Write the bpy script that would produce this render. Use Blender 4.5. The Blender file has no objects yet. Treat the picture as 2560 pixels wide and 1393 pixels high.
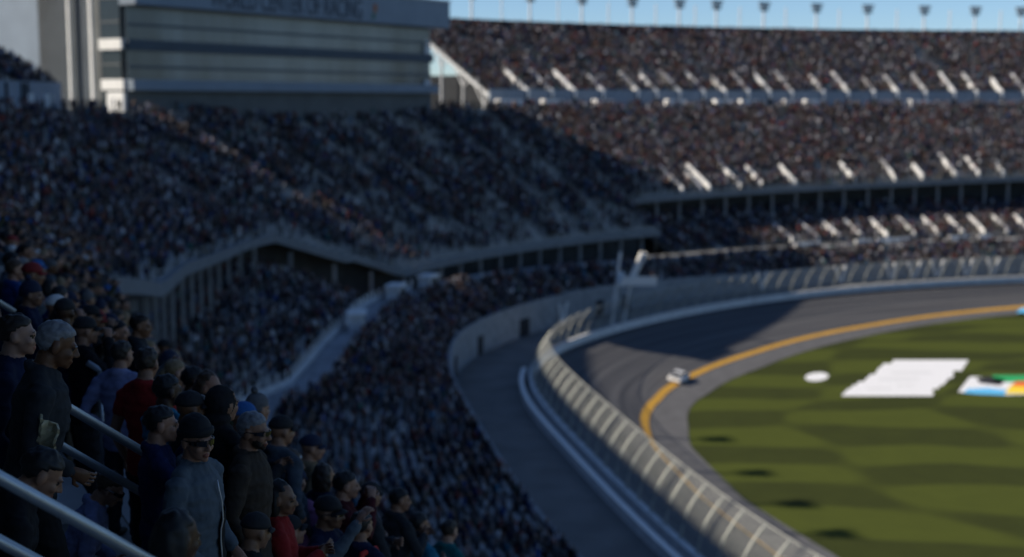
import bpy, bmesh, math, random, time
import numpy as np
from mathutils import Vector, Matrix, noise
from mathutils.bvhtree import BVHTree

T0 = time.time()
random.seed(7)
rng = np.random.default_rng(11)
scene = bpy.context.scene
COL = scene.collection

# ------------------------------------------------------------------ camera numbers
FPX, CAMH = 3500.0, 35.0
TH = math.atan(441.5 / FPX)
CT, ST = math.cos(TH), math.sin(TH)

def ray(px, py):
    r = (px - 1280) / FPX; u = -(py - 696.5) / FPX
    return Vector((r, CT + u * ST, -ST + u * CT))

def at(px, py, t):
    return Vector((0, 0, CAMH)) + ray(px, py) * t

def at_h(px, py, h):
    d = ray(px, py)
    return Vector((0, 0, CAMH)) + d * ((h - CAMH) / d.z)

def proj(p):
    x, y, z = p[0], p[1], p[2] - CAMH
    d = y * CT - z * ST; u = y * ST + z * CT
    return 1280 + FPX * x / d, 696.5 - FPX * u / d, d

# ------------------------------------------------------------------ plan of the speedway: the fence line and its normals
KN = [-200, -140, -100, -60, -30, -5, 20, 45, 65, 85, 105, 130, 160, 200, 250, 330, 520]
HV = [-27, -26, -25.5, -25, -22.91, -13.0, -10.58, -10.33, -0.55, 19.31, 31.67, 41.08, 53.71, 70.15, 83.48, 95.78, 113.45]
SG = np.arange(-200, 520.5, .5)
_h = np.interp(SG, KN, HV)
HD = np.radians(np.convolve(np.pad(_h, 20, mode='edge'), np.ones(41) / 41, 'valid'))
FX = np.cumsum(np.sin(HD) * .5); FY = np.cumsum(np.cos(HD) * .5)
FX += 12.08 - FX[400]; FY += 106.64 - FY[400]

def fence_at(s):
    return np.interp(s, SG, FX), np.interp(s, SG, FY), np.interp(s, SG, HD)

def P(s, b, h):
    x, y, a = fence_at(s)
    return Vector((x - b * math.cos(a), y + b * math.sin(a), h))

def tab(s, pts):
    return float(np.interp(s, [p[0] for p in pts], [p[1] for p in pts]))

TRACK_IN = [(-200, -12.4), (6, -12.4), (24, -11.8), (44, -12.8), (57, -14.5), (75, -17.1), (98, -18.1), (122, -18.0), (164, -15.8), (207, -11.5), (260, -11), (520, -11)]
GRASS_IN = [(-200, -17.5), (5, -17.3), (24, -15.6), (46, -16.9), (56, -18.9), (85, -22.2), (112, -22.9), (153, -20.7), (203, -15.6), (260, -15), (520, -15)]
WALL_B = [(-200, 13), (-20, 11.4), (25, 10.3), (62, 9.2), (112, 10.5), (150, 11), (520, 11)]
WALL_H = [(-200, 4), (120, 4), (160, 2.6), (520, 2.6)]
WALK_B = [(-200, 33), (0, 32), (18, 29.5), (26, 25.2), (58, 18.8), (72, 18), (82, 16.3), (150, 17), (520, 18)]
WALK_H = [(-200, 9), (95, 9), (150, 6.6), (520, 6.6)]
def edge_b(s):
    if s < 67: return tab(s, [(-200, 46.4), (-68, 46.4), (-56, 44.9), (-38, 43), (-10, 40.2), (8, 38), (22, 37), (46, 34), (67, 31.8)])
    if s < 147: return tab(s, [(67, 31.8), (75, 25.5), (77.5, 25.2), (82, 20.4), (147, 20.4)])
    return tab(s, [(147, 29), (180, 30), (210, 31), (245, 32.5), (520, 33)])
def dlt(s): return tab(s, [(-200, 4.6), (-25, 4.6), (5, 0), (520, 0)])
def hU(b, s=-80):
    near = 18.7 + .52 * (b - 34) if b < 34 else (18.7 + .62 * (b - 34) if b < 51 else 29.24 + .74 * (b - 51))
    t = min(1, max(0, (s - 5) / 55)); return near * (1 - t) + (11.6 + .60 * (b - 20.4)) * t
def hT(b):
    return 36.9 + .585 * (b - 64)

def sig_at_px(px, b, h, lo, hi):
    best = None
    for s in np.arange(lo, hi, .25):
        d = abs(proj(P(s, b, h))[0] - px)
        if best is None or d < best[0]: best = (d, s)
    return float(best[1])

# ------------------------------------------------------------------ materials
MATS = {}
def mat(name, color, rough=.7, metal=0., noise_amt=0., noise_scale=4., spec=.3, noise_col=None, bump=0., coord='Object'):
    if name in MATS: return MATS[name]
    m = bpy.data.materials.new(name); m.use_nodes = True
    nt = m.node_tree; b = nt.nodes['Principled BSDF']
    b.inputs['Base Color'].default_value = (*color, 1); b.inputs['Roughness'].default_value = rough
    b.inputs['Metallic'].default_value = metal; b.inputs['Specular IOR Level'].default_value = spec
    if noise_amt or bump:
        tc = nt.nodes.new('ShaderNodeTexCoord'); n = nt.nodes.new('ShaderNodeTexNoise')
        n.inputs['Scale'].default_value = noise_scale; n.inputs['Detail'].default_value = 5
        nt.links.new(tc.outputs[coord], n.inputs['Vector'])
        if noise_amt:
            r = nt.nodes.new('ShaderNodeMapRange'); r.inputs[1].default_value = .3; r.inputs[2].default_value = .7
            nt.links.new(n.outputs['Fac'], r.inputs[0])
            mx = nt.nodes.new('ShaderNodeMix'); mx.data_type = 'RGBA'
            c2 = noise_col or tuple(c * (1 - noise_amt) for c in color)
            mx.inputs[6].default_value = (*color, 1); mx.inputs[7].default_value = (*c2, 1)
            nt.links.new(r.outputs[0], mx.inputs[0]); nt.links.new(mx.outputs[2], b.inputs['Base Color'])
        if bump:
            bp = nt.nodes.new('ShaderNodeBump'); bp.inputs['Strength'].default_value = bump; bp.inputs['Distance'].default_value = .02
            nt.links.new(n.outputs['Fac'], bp.inputs['Height']); nt.links.new(bp.outputs['Normal'], b.inputs['Normal'])
    MATS[name] = m
    return m

CONC = mat('concrete', (.30, .31, .32), .85, 0, .35, .8, bump=.15)
TREAD = mat('terrace concrete', (.36, .355, .345), .85, 0, .4, 1.2)
ALU = mat('aluminium bench', (.42, .425, .43), .5, .2, .3, 2.)
FASC = mat('fascia panel', (.16, .18, .20), .6, 0, .2, .4)
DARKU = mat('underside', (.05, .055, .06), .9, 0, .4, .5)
WALKM = mat('pale walkway', (.32, .335, .36), .7, 0, .45, .9)
WHITE = mat('white paint', (.80, .79, .76), .5, 0, .12, 1.5)
OFFW = mat('weathered white', (.62, .63, .64), .6, 0, .3, 1.2)
STEEL = mat('galvanised steel', (.44, .45, .41), .5, .2, .25, 3.)
RAILM = mat('brushed rail', (.40, .43, .46), .42, .75, .2, 8.)
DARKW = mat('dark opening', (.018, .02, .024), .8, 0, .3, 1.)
BLUEG = mat('blue grey panel', (.20, .245, .30), .55, 0, .15, .3)
BLUED = mat('dark blue band', (.045, .065, .09), .5, 0, .2, .5)

# ------------------------------------------------------------------ helpers
def link(o, parent=None):
    COL.objects.link(o)
    if parent: o.parent = parent
    return o
def tag(o, label=None, cat=None, group=None, kind=None):
    if label: o['label'] = label
    if cat: o['category'] = cat
    if group: o['group'] = group
    if kind: o['kind'] = kind
    return o
def empty(name, loc, label, cat, group=None):
    o = bpy.data.objects.new(name, None); o.location = loc; o.empty_display_size = .3
    link(o); tag(o, label, cat, group)
    return o
def mesh_obj(name, verts, faces, m, parent=None, smooth=False, loc=None):
    me = bpy.data.meshes.new(name)
    if parent is not None and parent.type == 'EMPTY':
        off = parent.location
        verts = [(v[0] - off[0], v[1] - off[1], v[2] - off[2]) for v in verts]
    me.from_pydata([tuple(v) for v in verts], [], faces)
    me.validate(); me.update()
    if m: me.materials.append(m)
    if smooth: me.polygons.foreach_set('use_smooth', [True] * len(me.polygons))
    o = bpy.data.objects.new(name, me)
    return link(o, parent)

class MB:
    def __init__(s): s.v = []; s.f = []
    def add(s, vs, fs):
        n = len(s.v); s.v += [tuple(v) for v in vs]; s.f += [tuple(i + n for i in f) for f in fs]
    def box(s, c, ax, ay, az):          # centre and three half-axis vectors
        c = Vector(c); ax = Vector(ax); ay = Vector(ay); az = Vector(az)
        vs = [c + sx * ax + sy * ay + sz * az for sz in (-1, 1) for sy in (-1, 1) for sx in (-1, 1)]
        s.add(vs, [(0, 2, 3, 1), (4, 5, 7, 6), (0, 1, 5, 4), (2, 6, 7, 3), (0, 4, 6, 2), (1, 3, 7, 5)])
    def tube(s, pts, r, seg=8):
        pts = [Vector(p) for p in pts]; rings = []
        for i, p in enumerate(pts):
            d = (pts[min(i + 1, len(pts) - 1)] - pts[max(i - 1, 0)]).normalized()
            a = d.cross(Vector((0, 0, 1)) if abs(d.z) < .95 else Vector((1, 0, 0))).normalized(); b = d.cross(a)
            rr = r[i] if isinstance(r, (list, tuple)) else r
            rings.append([p + rr * (math.cos(2 * math.pi * k / seg) * a + math.sin(2 * math.pi * k / seg) * b) for k in range(seg)])
        vs = [v for q in rings for v in q]; fs = []
        for i in range(len(pts) - 1):
            for k in range(seg):
                k2 = (k + 1) % seg
                fs.append((i * seg + k, i * seg + k2, (i + 1) * seg + k2, (i + 1) * seg + k))
        fs.append(tuple(range(seg - 1, -1, -1))); n = (len(pts) - 1) * seg; fs.append(tuple(n + k for k in range(seg)))
        s.add(vs, fs)
    def ring_sweep(s, secs, closed=True, caps=True):     # secs: list of equal-length point lists
        n = len(secs[0]); vs = [v for q in secs for v in q]; fs = []
        for i in range(len(secs) - 1):
            for k in range(n if closed else n - 1):
                k2 = (k + 1) % n
                fs.append((i * n + k, (i + 1) * n + k, (i + 1) * n + k2, i * n + k2))
        if closed and caps:
            fs.append(tuple(range(n))); m = (len(secs) - 1) * n; fs.append(tuple(m + k for k in range(n - 1, -1, -1)))
        s.add(vs, fs)
    def build(s, name, m, parent=None, smooth=False):
        return mesh_obj(name, s.v, s.f, m, parent, smooth)

def srange(a, b, step):
    n = max(1, int(math.ceil((b - a) / step))); return [a + (b - a) * i / n for i in range(n + 1)]
def strip(name, a, b, step, prof, m, parent=None, closed=True, smooth=False):
    """sweep a (setback, height) profile along the speedway"""
    q = MB(); q.ring_sweep([[P(s, bb, hh) for bb, hh in prof(s)] for s in srange(a, b, step)], closed)
    return q.build(name, m, parent, smooth)

# ------------------------------------------------------------------ ground, track, infield
def grass_material():
    m = bpy.data.materials.new('mown infield grass'); m.use_nodes = True; nt = m.node_tree; N = nt.nodes; L = nt.links
    b = N['Principled BSDF']; b.inputs['Roughness'].default_value = .9; b.inputs['Specular IOR Level'].default_value = .1
    g = N.new('ShaderNodeNewGeometry')
    ns = N.new('ShaderNodeTexNoise'); ns.inputs['Scale'].default_value = .028; ns.inputs['Detail'].default_value = 2
    L.new(g.outputs['Position'], ns.inputs['Vector'])
    sep = N.new('ShaderNodeSeparateXYZ'); L.new(g.outputs['Position'], sep.inputs[0])
    def mth(op, a, bb=None):
        n = N.new('ShaderNodeMath'); n.operation = op
        for i, v in enumerate((a, bb)):
            if v is None: continue
            if isinstance(v, (int, float)): n.inputs[i].default_value = v
            else: L.new(v, n.inputs[i])
        return n.outputs[0]
    wob = mth('MULTIPLY', ns.outputs['Fac'], 17.0)
    yy = mth('DIVIDE', mth('ADD', sep.outputs['Y'], wob), 8.6)
    vd = N.new('ShaderNodeVectorMath'); vd.operation = 'DISTANCE'; L.new(g.outputs['Position'], vd.inputs[0]); vd.inputs[1].default_value = (128, 158, -3.5)
    xx = mth('DIVIDE', mth('ADD', vd.outputs['Value'], mth('MULTIPLY', wob, 1.4)), 21.0)
    wave = mth('MULTIPLY', mth('SINE', mth('MULTIPLY', yy, math.pi)), mth('SINE', mth('MULTIPLY', xx, math.pi)))
    chk = mth('ADD', mth('ADD', mth('MULTIPLY', wave, 5.0), mth('MULTIPLY', mth('SUBTRACT', ns.outputs['Fac'], .5), 1.6)), .5)
    cl = N.new('ShaderNodeClamp'); L.new(chk, cl.inputs[0]); chk = cl.outputs[0]
    n2 = N.new('ShaderNodeTexNoise'); n2.inputs['Scale'].default_value = .30; n2.inputs['Detail'].default_value = 9; n2.inputs['Roughness'].default_value = .72; L.new(g.outputs['Position'], n2.inputs['Vector'])
    fac = mth('ADD', mth('MULTIPLY', chk, .55), mth('MULTIPLY', n2.outputs['Fac'], .5))
    mx = N.new('ShaderNodeMix'); mx.data_type = 'RGBA'; L.new(fac, mx.inputs[0])
    mx.inputs[6].default_value = (.021, .026, .007, 1); mx.inputs[7].default_value = (.060, .074, .012, 1)
    L.new(mx.outputs[2], b.inputs['Base Color'])
    return m
def asphalt_material():
    m = bpy.data.materials.new('track asphalt'); m.use_nodes = True; nt = m.node_tree; N = nt.nodes; L = nt.links
    b = N['Principled BSDF']; b.inputs['Roughness'].default_value = .75; b.inputs['Specular IOR Level'].default_value = .25
    uv = N.new('ShaderNodeUVMap'); mp = N.new('ShaderNodeMapping'); L.new(uv.outputs[0], mp.inputs[0])
    mp.inputs['Scale'].default_value = (.02, 1.1, 1)
    ns = N.new('ShaderNodeTexNoise'); ns.inputs['Scale'].default_value = 1; ns.inputs['Detail'].default_value = 6; L.new(mp.outputs[0], ns.inputs['Vector'])
    r = N.new('ShaderNodeMapRange'); r.inputs[1].default_value = .3; r.inputs[2].default_value = .7; L.new(ns.outputs['Fac'], r.inputs[0])
    mx = N.new('ShaderNodeMix'); mx.data_type = 'RGBA'; L.new(r.outputs[0], mx.inputs[0])
    mx.inputs[6].default_value = (.036, .038, .044, 1); mx.inputs[7].default_value = (.11, .108, .11, 1)
    L.new(mx.outputs[2], b.inputs['Base Color'])
    return m
GRASS = grass_material(); ASPH = asphalt_material()
ROAD = mat('access road asphalt', (.17, .168, .16), .8, 0, .35, .25)
APRON = mat('apron asphalt', (.105, .105, .110), .8, 0, .3, .6)
YEL = mat('yellow line paint', (.55, .30, .035), .7, 0, .25, 1.5)

def fshift(s): return tab(s, [(-200, -.9), (50, -.9), (92, 0), (520, 0)])
def surf_strip(name, a, b, step, bs, hs, m, uv=False):
    ss = srange(a, b, step); n = len(bs(a)); vs = []; uvs = []
    for s in ss:
        for k, bb in enumerate(bs(s)):
            vs.append(P(s, bb, hs(s)[k])); uvs.append((s, bb))
    fs = [(i * n + k, i * n + k + 1, (i + 1) * n + k + 1, (i + 1) * n + k) for i in range(len(ss) - 1) for k in range(n - 1)]
    fs = [f[::-1] for f in fs]
    o = mesh_obj(name, vs, fs, m)
    if uv:
        l = o.data.uv_layers.new(name='UVMap')
        for p in o.data.polygons:
            for li, vi in zip(p.loop_indices, p.vertices): l.data[li].uv = uvs[vi]
    return tag(o, kind='structure')

ZG = -3.56
o = mesh_obj('infield_grass', [(-3000, -600, ZG), (3000, -600, ZG), (3000, 5000, ZG), (-3000, 5000, ZG)], [(0, 1, 2, 3)], GRASS); tag(o, kind='structure')
lin = lambda a, b, n: [a + (b - a) * i / n for i in range(n + 1)]
surf_strip('race_track', -200, 500, 3, lambda s: lin(.2 + fshift(s), tab(s, TRACK_IN), 5), lambda s: lin(0, -3.3, 5), ASPH, True)
surf_strip('yellow_track_line', -200, 500, 3, lambda s: [tab(s, TRACK_IN) + 1.35, tab(s, TRACK_IN) + .25], lambda s: [-3.3 * (1 - 1.35 / -(tab(s, TRACK_IN) - .2)) + .012, -3.3 * (1 - .25 / -(tab(s, TRACK_IN) - .2)) + .012], YEL)
surf_strip('track_apron', -200, 500, 3, lambda s: [tab(s, TRACK_IN), tab(s, GRASS_IN)], lambda s: [-3.3, -3.5], APRON, True)
surf_strip('access_road', -200, 500, 3, lambda s: [130, 40, tab(s, WALL_B) + .2, .9, -.8], lambda s: [-.05, -.02, 0, 0, -.01], ROAD)

# ------------------------------------------------------------------ barrier wall and catch fence
bw = empty('barrier_wall', P(60, .3, 0), 'long low white concrete barrier wall along the outside of the banked track', 'wall')
strip('wall_body', -190, 480, 2.5, lambda s: [(.35 + fshift(s), -.4), (.3 + fshift(s), 1.0), (-.1 + fshift(s), 1.0), (-.18 + fshift(s), -.9)], OFFW, bw)
strip('wall_cap', -190, 480, 2.5, lambda s: [(.4 + fshift(s), 1.0), (.4 + fshift(s), 1.12), (-.2 + fshift(s), 1.12), (-.2 + fshift(s), 1.0)], OFFW, bw)
gw = empty('guard_wall', P(0, .9, 0), 'low pale guard wall between the access road and the tall catch fence', 'wall')
strip('wall_body', -190, 72, 2.5, lambda s: [(.95, -.2), (.9, .95), (.55, .95), (.5, -.2)], OFFW, gw)
strip('wall_cap', -190, 72, 2.5, lambda s: [(1.0, .95), (1.0, 1.05), (.45, 1.05), (.45, .95)], WHITE, gw)

def fence_prof(z):      # leans over the track, more so near its top
    if z < 2.4: return .3 - .22 * z
    return -.228 - .22 * (z - 2.4) - 1.25 * ((z - 2.4) / 3.1) ** 1.9
fz = [1.12, 1.8, 2.4, 3.0, 3.6, 4.15, 4.65, 5.1, 5.5]
def mesh_material():
    m = bpy.data.materials.new('fence wire mesh'); m.use_nodes = True; nt = m.node_tree; N = nt.nodes; L = nt.links
    b = N['Principled BSDF']; b.inputs['Base Color'].default_value = (.32, .33, .30, 1); b.inputs['Roughness'].default_value = .5; b.inputs['Metallic'].default_value = .2
    uv = N.new('ShaderNodeUVMap'); br = N.new('ShaderNodeTexBrick'); L.new(uv.outputs[0], br.inputs['Vector'])
    br.offset = 0; br.inputs['Scale'].default_value = 1; br.inputs['Mortar Size'].default_value = .0052; br.inputs['Mortar Smooth'].default_value = 0
    br.inputs['Brick Width'].default_value = .11; br.inputs['Row Height'].default_value = .11
    br.inputs['Color1'].default_value = (0, 0, 0, 1); br.inputs['Color2'].default_value = (0, 0, 0, 1); br.inputs['Mortar'].default_value = (1, 1, 1, 1)
    L.new(br.outputs['Color'], b.inputs['Alpha'])
    return m
cf = empty('catch_fence', P(60, 0, 1.12), 'tall curved steel catch fence with wire mesh on top of the white track wall', 'fence')
ss = srange(-75, 330, 1.5); vs = []; uvs = []; zz = np.cumsum([0] + [math.hypot(fz[i + 1] - fz[i], fence_prof(fz[i + 1]) - fence_prof(fz[i])) for i in range(len(fz) - 1)])
for s in ss:
    for k, z in enumerate(fz): vs.append(P(s, fence_prof(z) + fshift(s), z)); uvs.append((s, zz[k]))
n = len(fz); fs = [(i * n + k, (i + 1) * n + k, (i + 1) * n + k + 1, i * n + k + 1) for i in range(len(ss) - 1) for k in range(n - 1)]
o = mesh_obj('wire_mesh', vs, fs, mesh_material(), cf, True); l = o.data.uv_layers.new(name='UVMap')
for p in o.data.polygons:
    for li, vi in zip(p.loop_indices, p.vertices): l.data[li].uv = uvs[vi]
npost = 0
for s in srange(-64, 300, 3.75):
    q = MB(); q.tube([P(s, fence_prof(z) - .04 + fshift(s), z) for z in fz], [.10] * 4 + [.10, .095, .09, .09, .085], 6); q.build('post', STEEL, cf, True); npost += 1
for z in (2.4, 5.48):
    q = MB(); q.tube([P(s, fence_prof(z) + .02 + fshift(s), z) for s in srange(-75, 330, 3)], .02 if z < 5 else .045, 5); q.build('cable', STEEL, cf)

# ------------------------------------------------------------------ grandstands
AISLE = 9.2
seats = []     # (x, y, z, facing, deck, s)
def deck(name, label, s0, s1, rows, front, soffit, parent_loc, tread=None, benches=True, occ=.85, step=3.0, aisle_off=0., clip=None, aisle=AISLE):
    """rows: list of functions s -> (b, h) from bottom to top; front: s -> (b, h) floor of the collapse; soffit thickness or None"""
    root = empty(name, parent_loc, label, 'grandstand')
    ss = srange(s0, s1, step)
    secs = []
    for s in ss:
        fb, fh = front(s); sec = []
        for k, r in enumerate(rows):
            b, h = r(s); b = max(b, fb); h = max(h, fh)
            if sec: sec.append((b, sec[-1][1]))
            else: sec.append((b, h - .01))
            sec.append((b, h))
        b, h = rows[-1](s); sec.append((b + .8, h))
        secs.append([P(s, bb, hh) for bb, hh in sec])
    q = MB(); q.ring_sweep(secs, closed=False); q.build('terrace', tread or TREAD, root)
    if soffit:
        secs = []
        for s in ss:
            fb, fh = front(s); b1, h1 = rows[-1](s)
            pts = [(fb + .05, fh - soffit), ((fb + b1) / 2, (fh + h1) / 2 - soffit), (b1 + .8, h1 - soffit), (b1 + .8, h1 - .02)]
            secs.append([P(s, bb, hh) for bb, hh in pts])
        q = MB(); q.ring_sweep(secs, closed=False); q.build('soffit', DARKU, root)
    runs = []
    for k, r in enumerate(rows):
        run = []
        for s in srange(s0, s1, 1.0) + [None]:
            ok = False
            if s is not None:
                b, h = r(s); fb, fh = front(s); ok = b >= fb + .05 and ((s - aisle_off) % aisle) > .9
            if ok: run.append([P(s, b + .38, h + .40), P(s, b + .38, h + .44), P(s, b + .70, h + .44), P(s, b + .70, h + .40)])
            else:
                if len(run) > 1: runs.append(run)
                run = []
    def rank(run):
        p = run[len(run) // 2][0]; px, py, d = proj(p)
        return d if d > 1 and -80 < px < 2640 and -50 < py < 1450 else 1e6 + p.length
    runs.sort(key=rank); rest = MB()
    for i, run in enumerate(runs):
        q = MB() if i < 100 else rest
        q.ring_sweep(run)
        if i < 100: q.build('bench', ALU, root)
    if rest.v: tag(rest.build('seating', ALU, root), kind='stuff')
    return root

def add_seats(rows, front, s0, s1, occ, deckid, aisle_off=0., aisle=AISLE, gap=.56, occfun=None):
    for k, r in enumerate(rows):
        s = s0 + random.random() * .4
        while s < s1:
            b, h = r(s); fb, fh = front(s)
            x, y, a = fence_at(s)
            scale = 1 + b * (np.interp(s + 1, SG, HD) - np.interp(s - 1, SG, HD)) / 2
            stepm = gap / max(.3, scale)
            if b >= fb + .05 and ((s - aisle_off) % aisle) > (.9 if s > 140 else 1.5):
                oc = occ if occfun is None else occfun(s, b, occ)
                if (deckid != 0 or s > 0) and noise.noise(Vector((s * .42, b * .55, deckid * 5.))) > .26: oc *= .3
                if random.random() < oc:
                    p = P(s, b + .34 + random.uniform(-.13, .13), h)
                    seats.append((p.x, p.y, p.z, a, deckid, s))
            s += stepm * random.uniform(.88, 1.2)

NOFRONT = lambda s: (-999, -999)
occ1 = lambda s, b, o: o * (1 if noise.noise(Vector((s * .16, b * .25, 7))) < .18 else .6)
# upper tier rows (fixed setback, truncated by the wandering front edge)
UB = [20.4 + .8 * k for k in range(47)]
u_rows = [(lambda s, b=b: (b - dlt(s), hU(b, s))) for b in UB]
def front_u(s):
    b = edge_b(s); return b, hU(b + dlt(s), s)
def u_sel(bmin): return [r for r, b in zip(u_rows, UB) if b >= bmin]
UP = {}
decks = [('grandstand', 'shaded steep grandstand bank with the nearest rows of spectators and steel handrails', -165, 67.0, 29.5, 0),
         ('grandstand', 'wide shaded grandstand bank below the long glass suite building', 67.0, 147, 18, 1),
         ('grandstand', 'sunlit middle bank of the far grandstand above the dark concourse opening', 147, 300, 26, 2)]
for nm, lb, a, b, bmin, did in decks:
    e = 1e-3
    fr = (lambda s, a=a, b=b: front_u(min(max(s, a + e), b - e)))
    rows = u_sel(bmin)
    UP[did] = deck(nm, lb, a, b, rows, fr, .85, P(max(a, -80), 60, 20), step=2.5)
    root = UP[did]
    # fascia along the front edge
    strip('fascia', a + .02, b - .02, 2.0, lambda s: [(fr(s)[0] - .35, fr(s)[1] - .85), (fr(s)[0] - .35, fr(s)[1] + .22), (fr(s)[0] - .02, fr(s)[1] + .22), (fr(s)[0] - .02, fr(s)[1] - .85)], FASC, root)
    q = MB()
    for hh in (.7, 1.1): q.tube([P(s, fr(s)[0] - .2, fr(s)[1] + hh) for s in srange(max(a, 0) + .1, b - .1, 2)], .03, 5)
    q.build('front_rail', STEEL, root)
    for s in srange(a + 3, b - 3, 5.2):      # columns under the front edge
        bb, hh = fr(s)
        if s < 0: continue
        q = MB(); d = P(s, 0, 0) - P(s, 1, 0); e2 = P(s + .5, bb, 0) - P(s - .5, bb, 0); e2.normalize()
        base = tab(s, WALK_H) - .3
        c = P(s, bb + 1.2, (hh - 1.1 + base) / 2); q.box(c, d * .2, e2 * .2, (0, 0, (hh - 1.1 - base) / 2)); q.build('column', CONC, root)
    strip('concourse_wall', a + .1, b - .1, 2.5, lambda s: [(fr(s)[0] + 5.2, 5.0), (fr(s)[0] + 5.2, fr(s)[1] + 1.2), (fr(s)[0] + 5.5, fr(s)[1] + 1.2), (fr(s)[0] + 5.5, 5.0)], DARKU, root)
    occ0 = lambda s, b, o: o * (1 if noise.noise(Vector((s * .13, b * .17, 3))) < .1 else .42) if s > 0 else o
    occf = (lambda s, b, o: (1 if did == 2 or noise.noise(Vector((s * .15, b * .2, 3))) < .12 else .42) * o * (.60 if b < edge_b(s) + 6 else 1))
    add_seats(rows, fr, a, b, [.86, .84, .95][did], did, occfun=occf if did != 0 else occ0)

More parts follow.
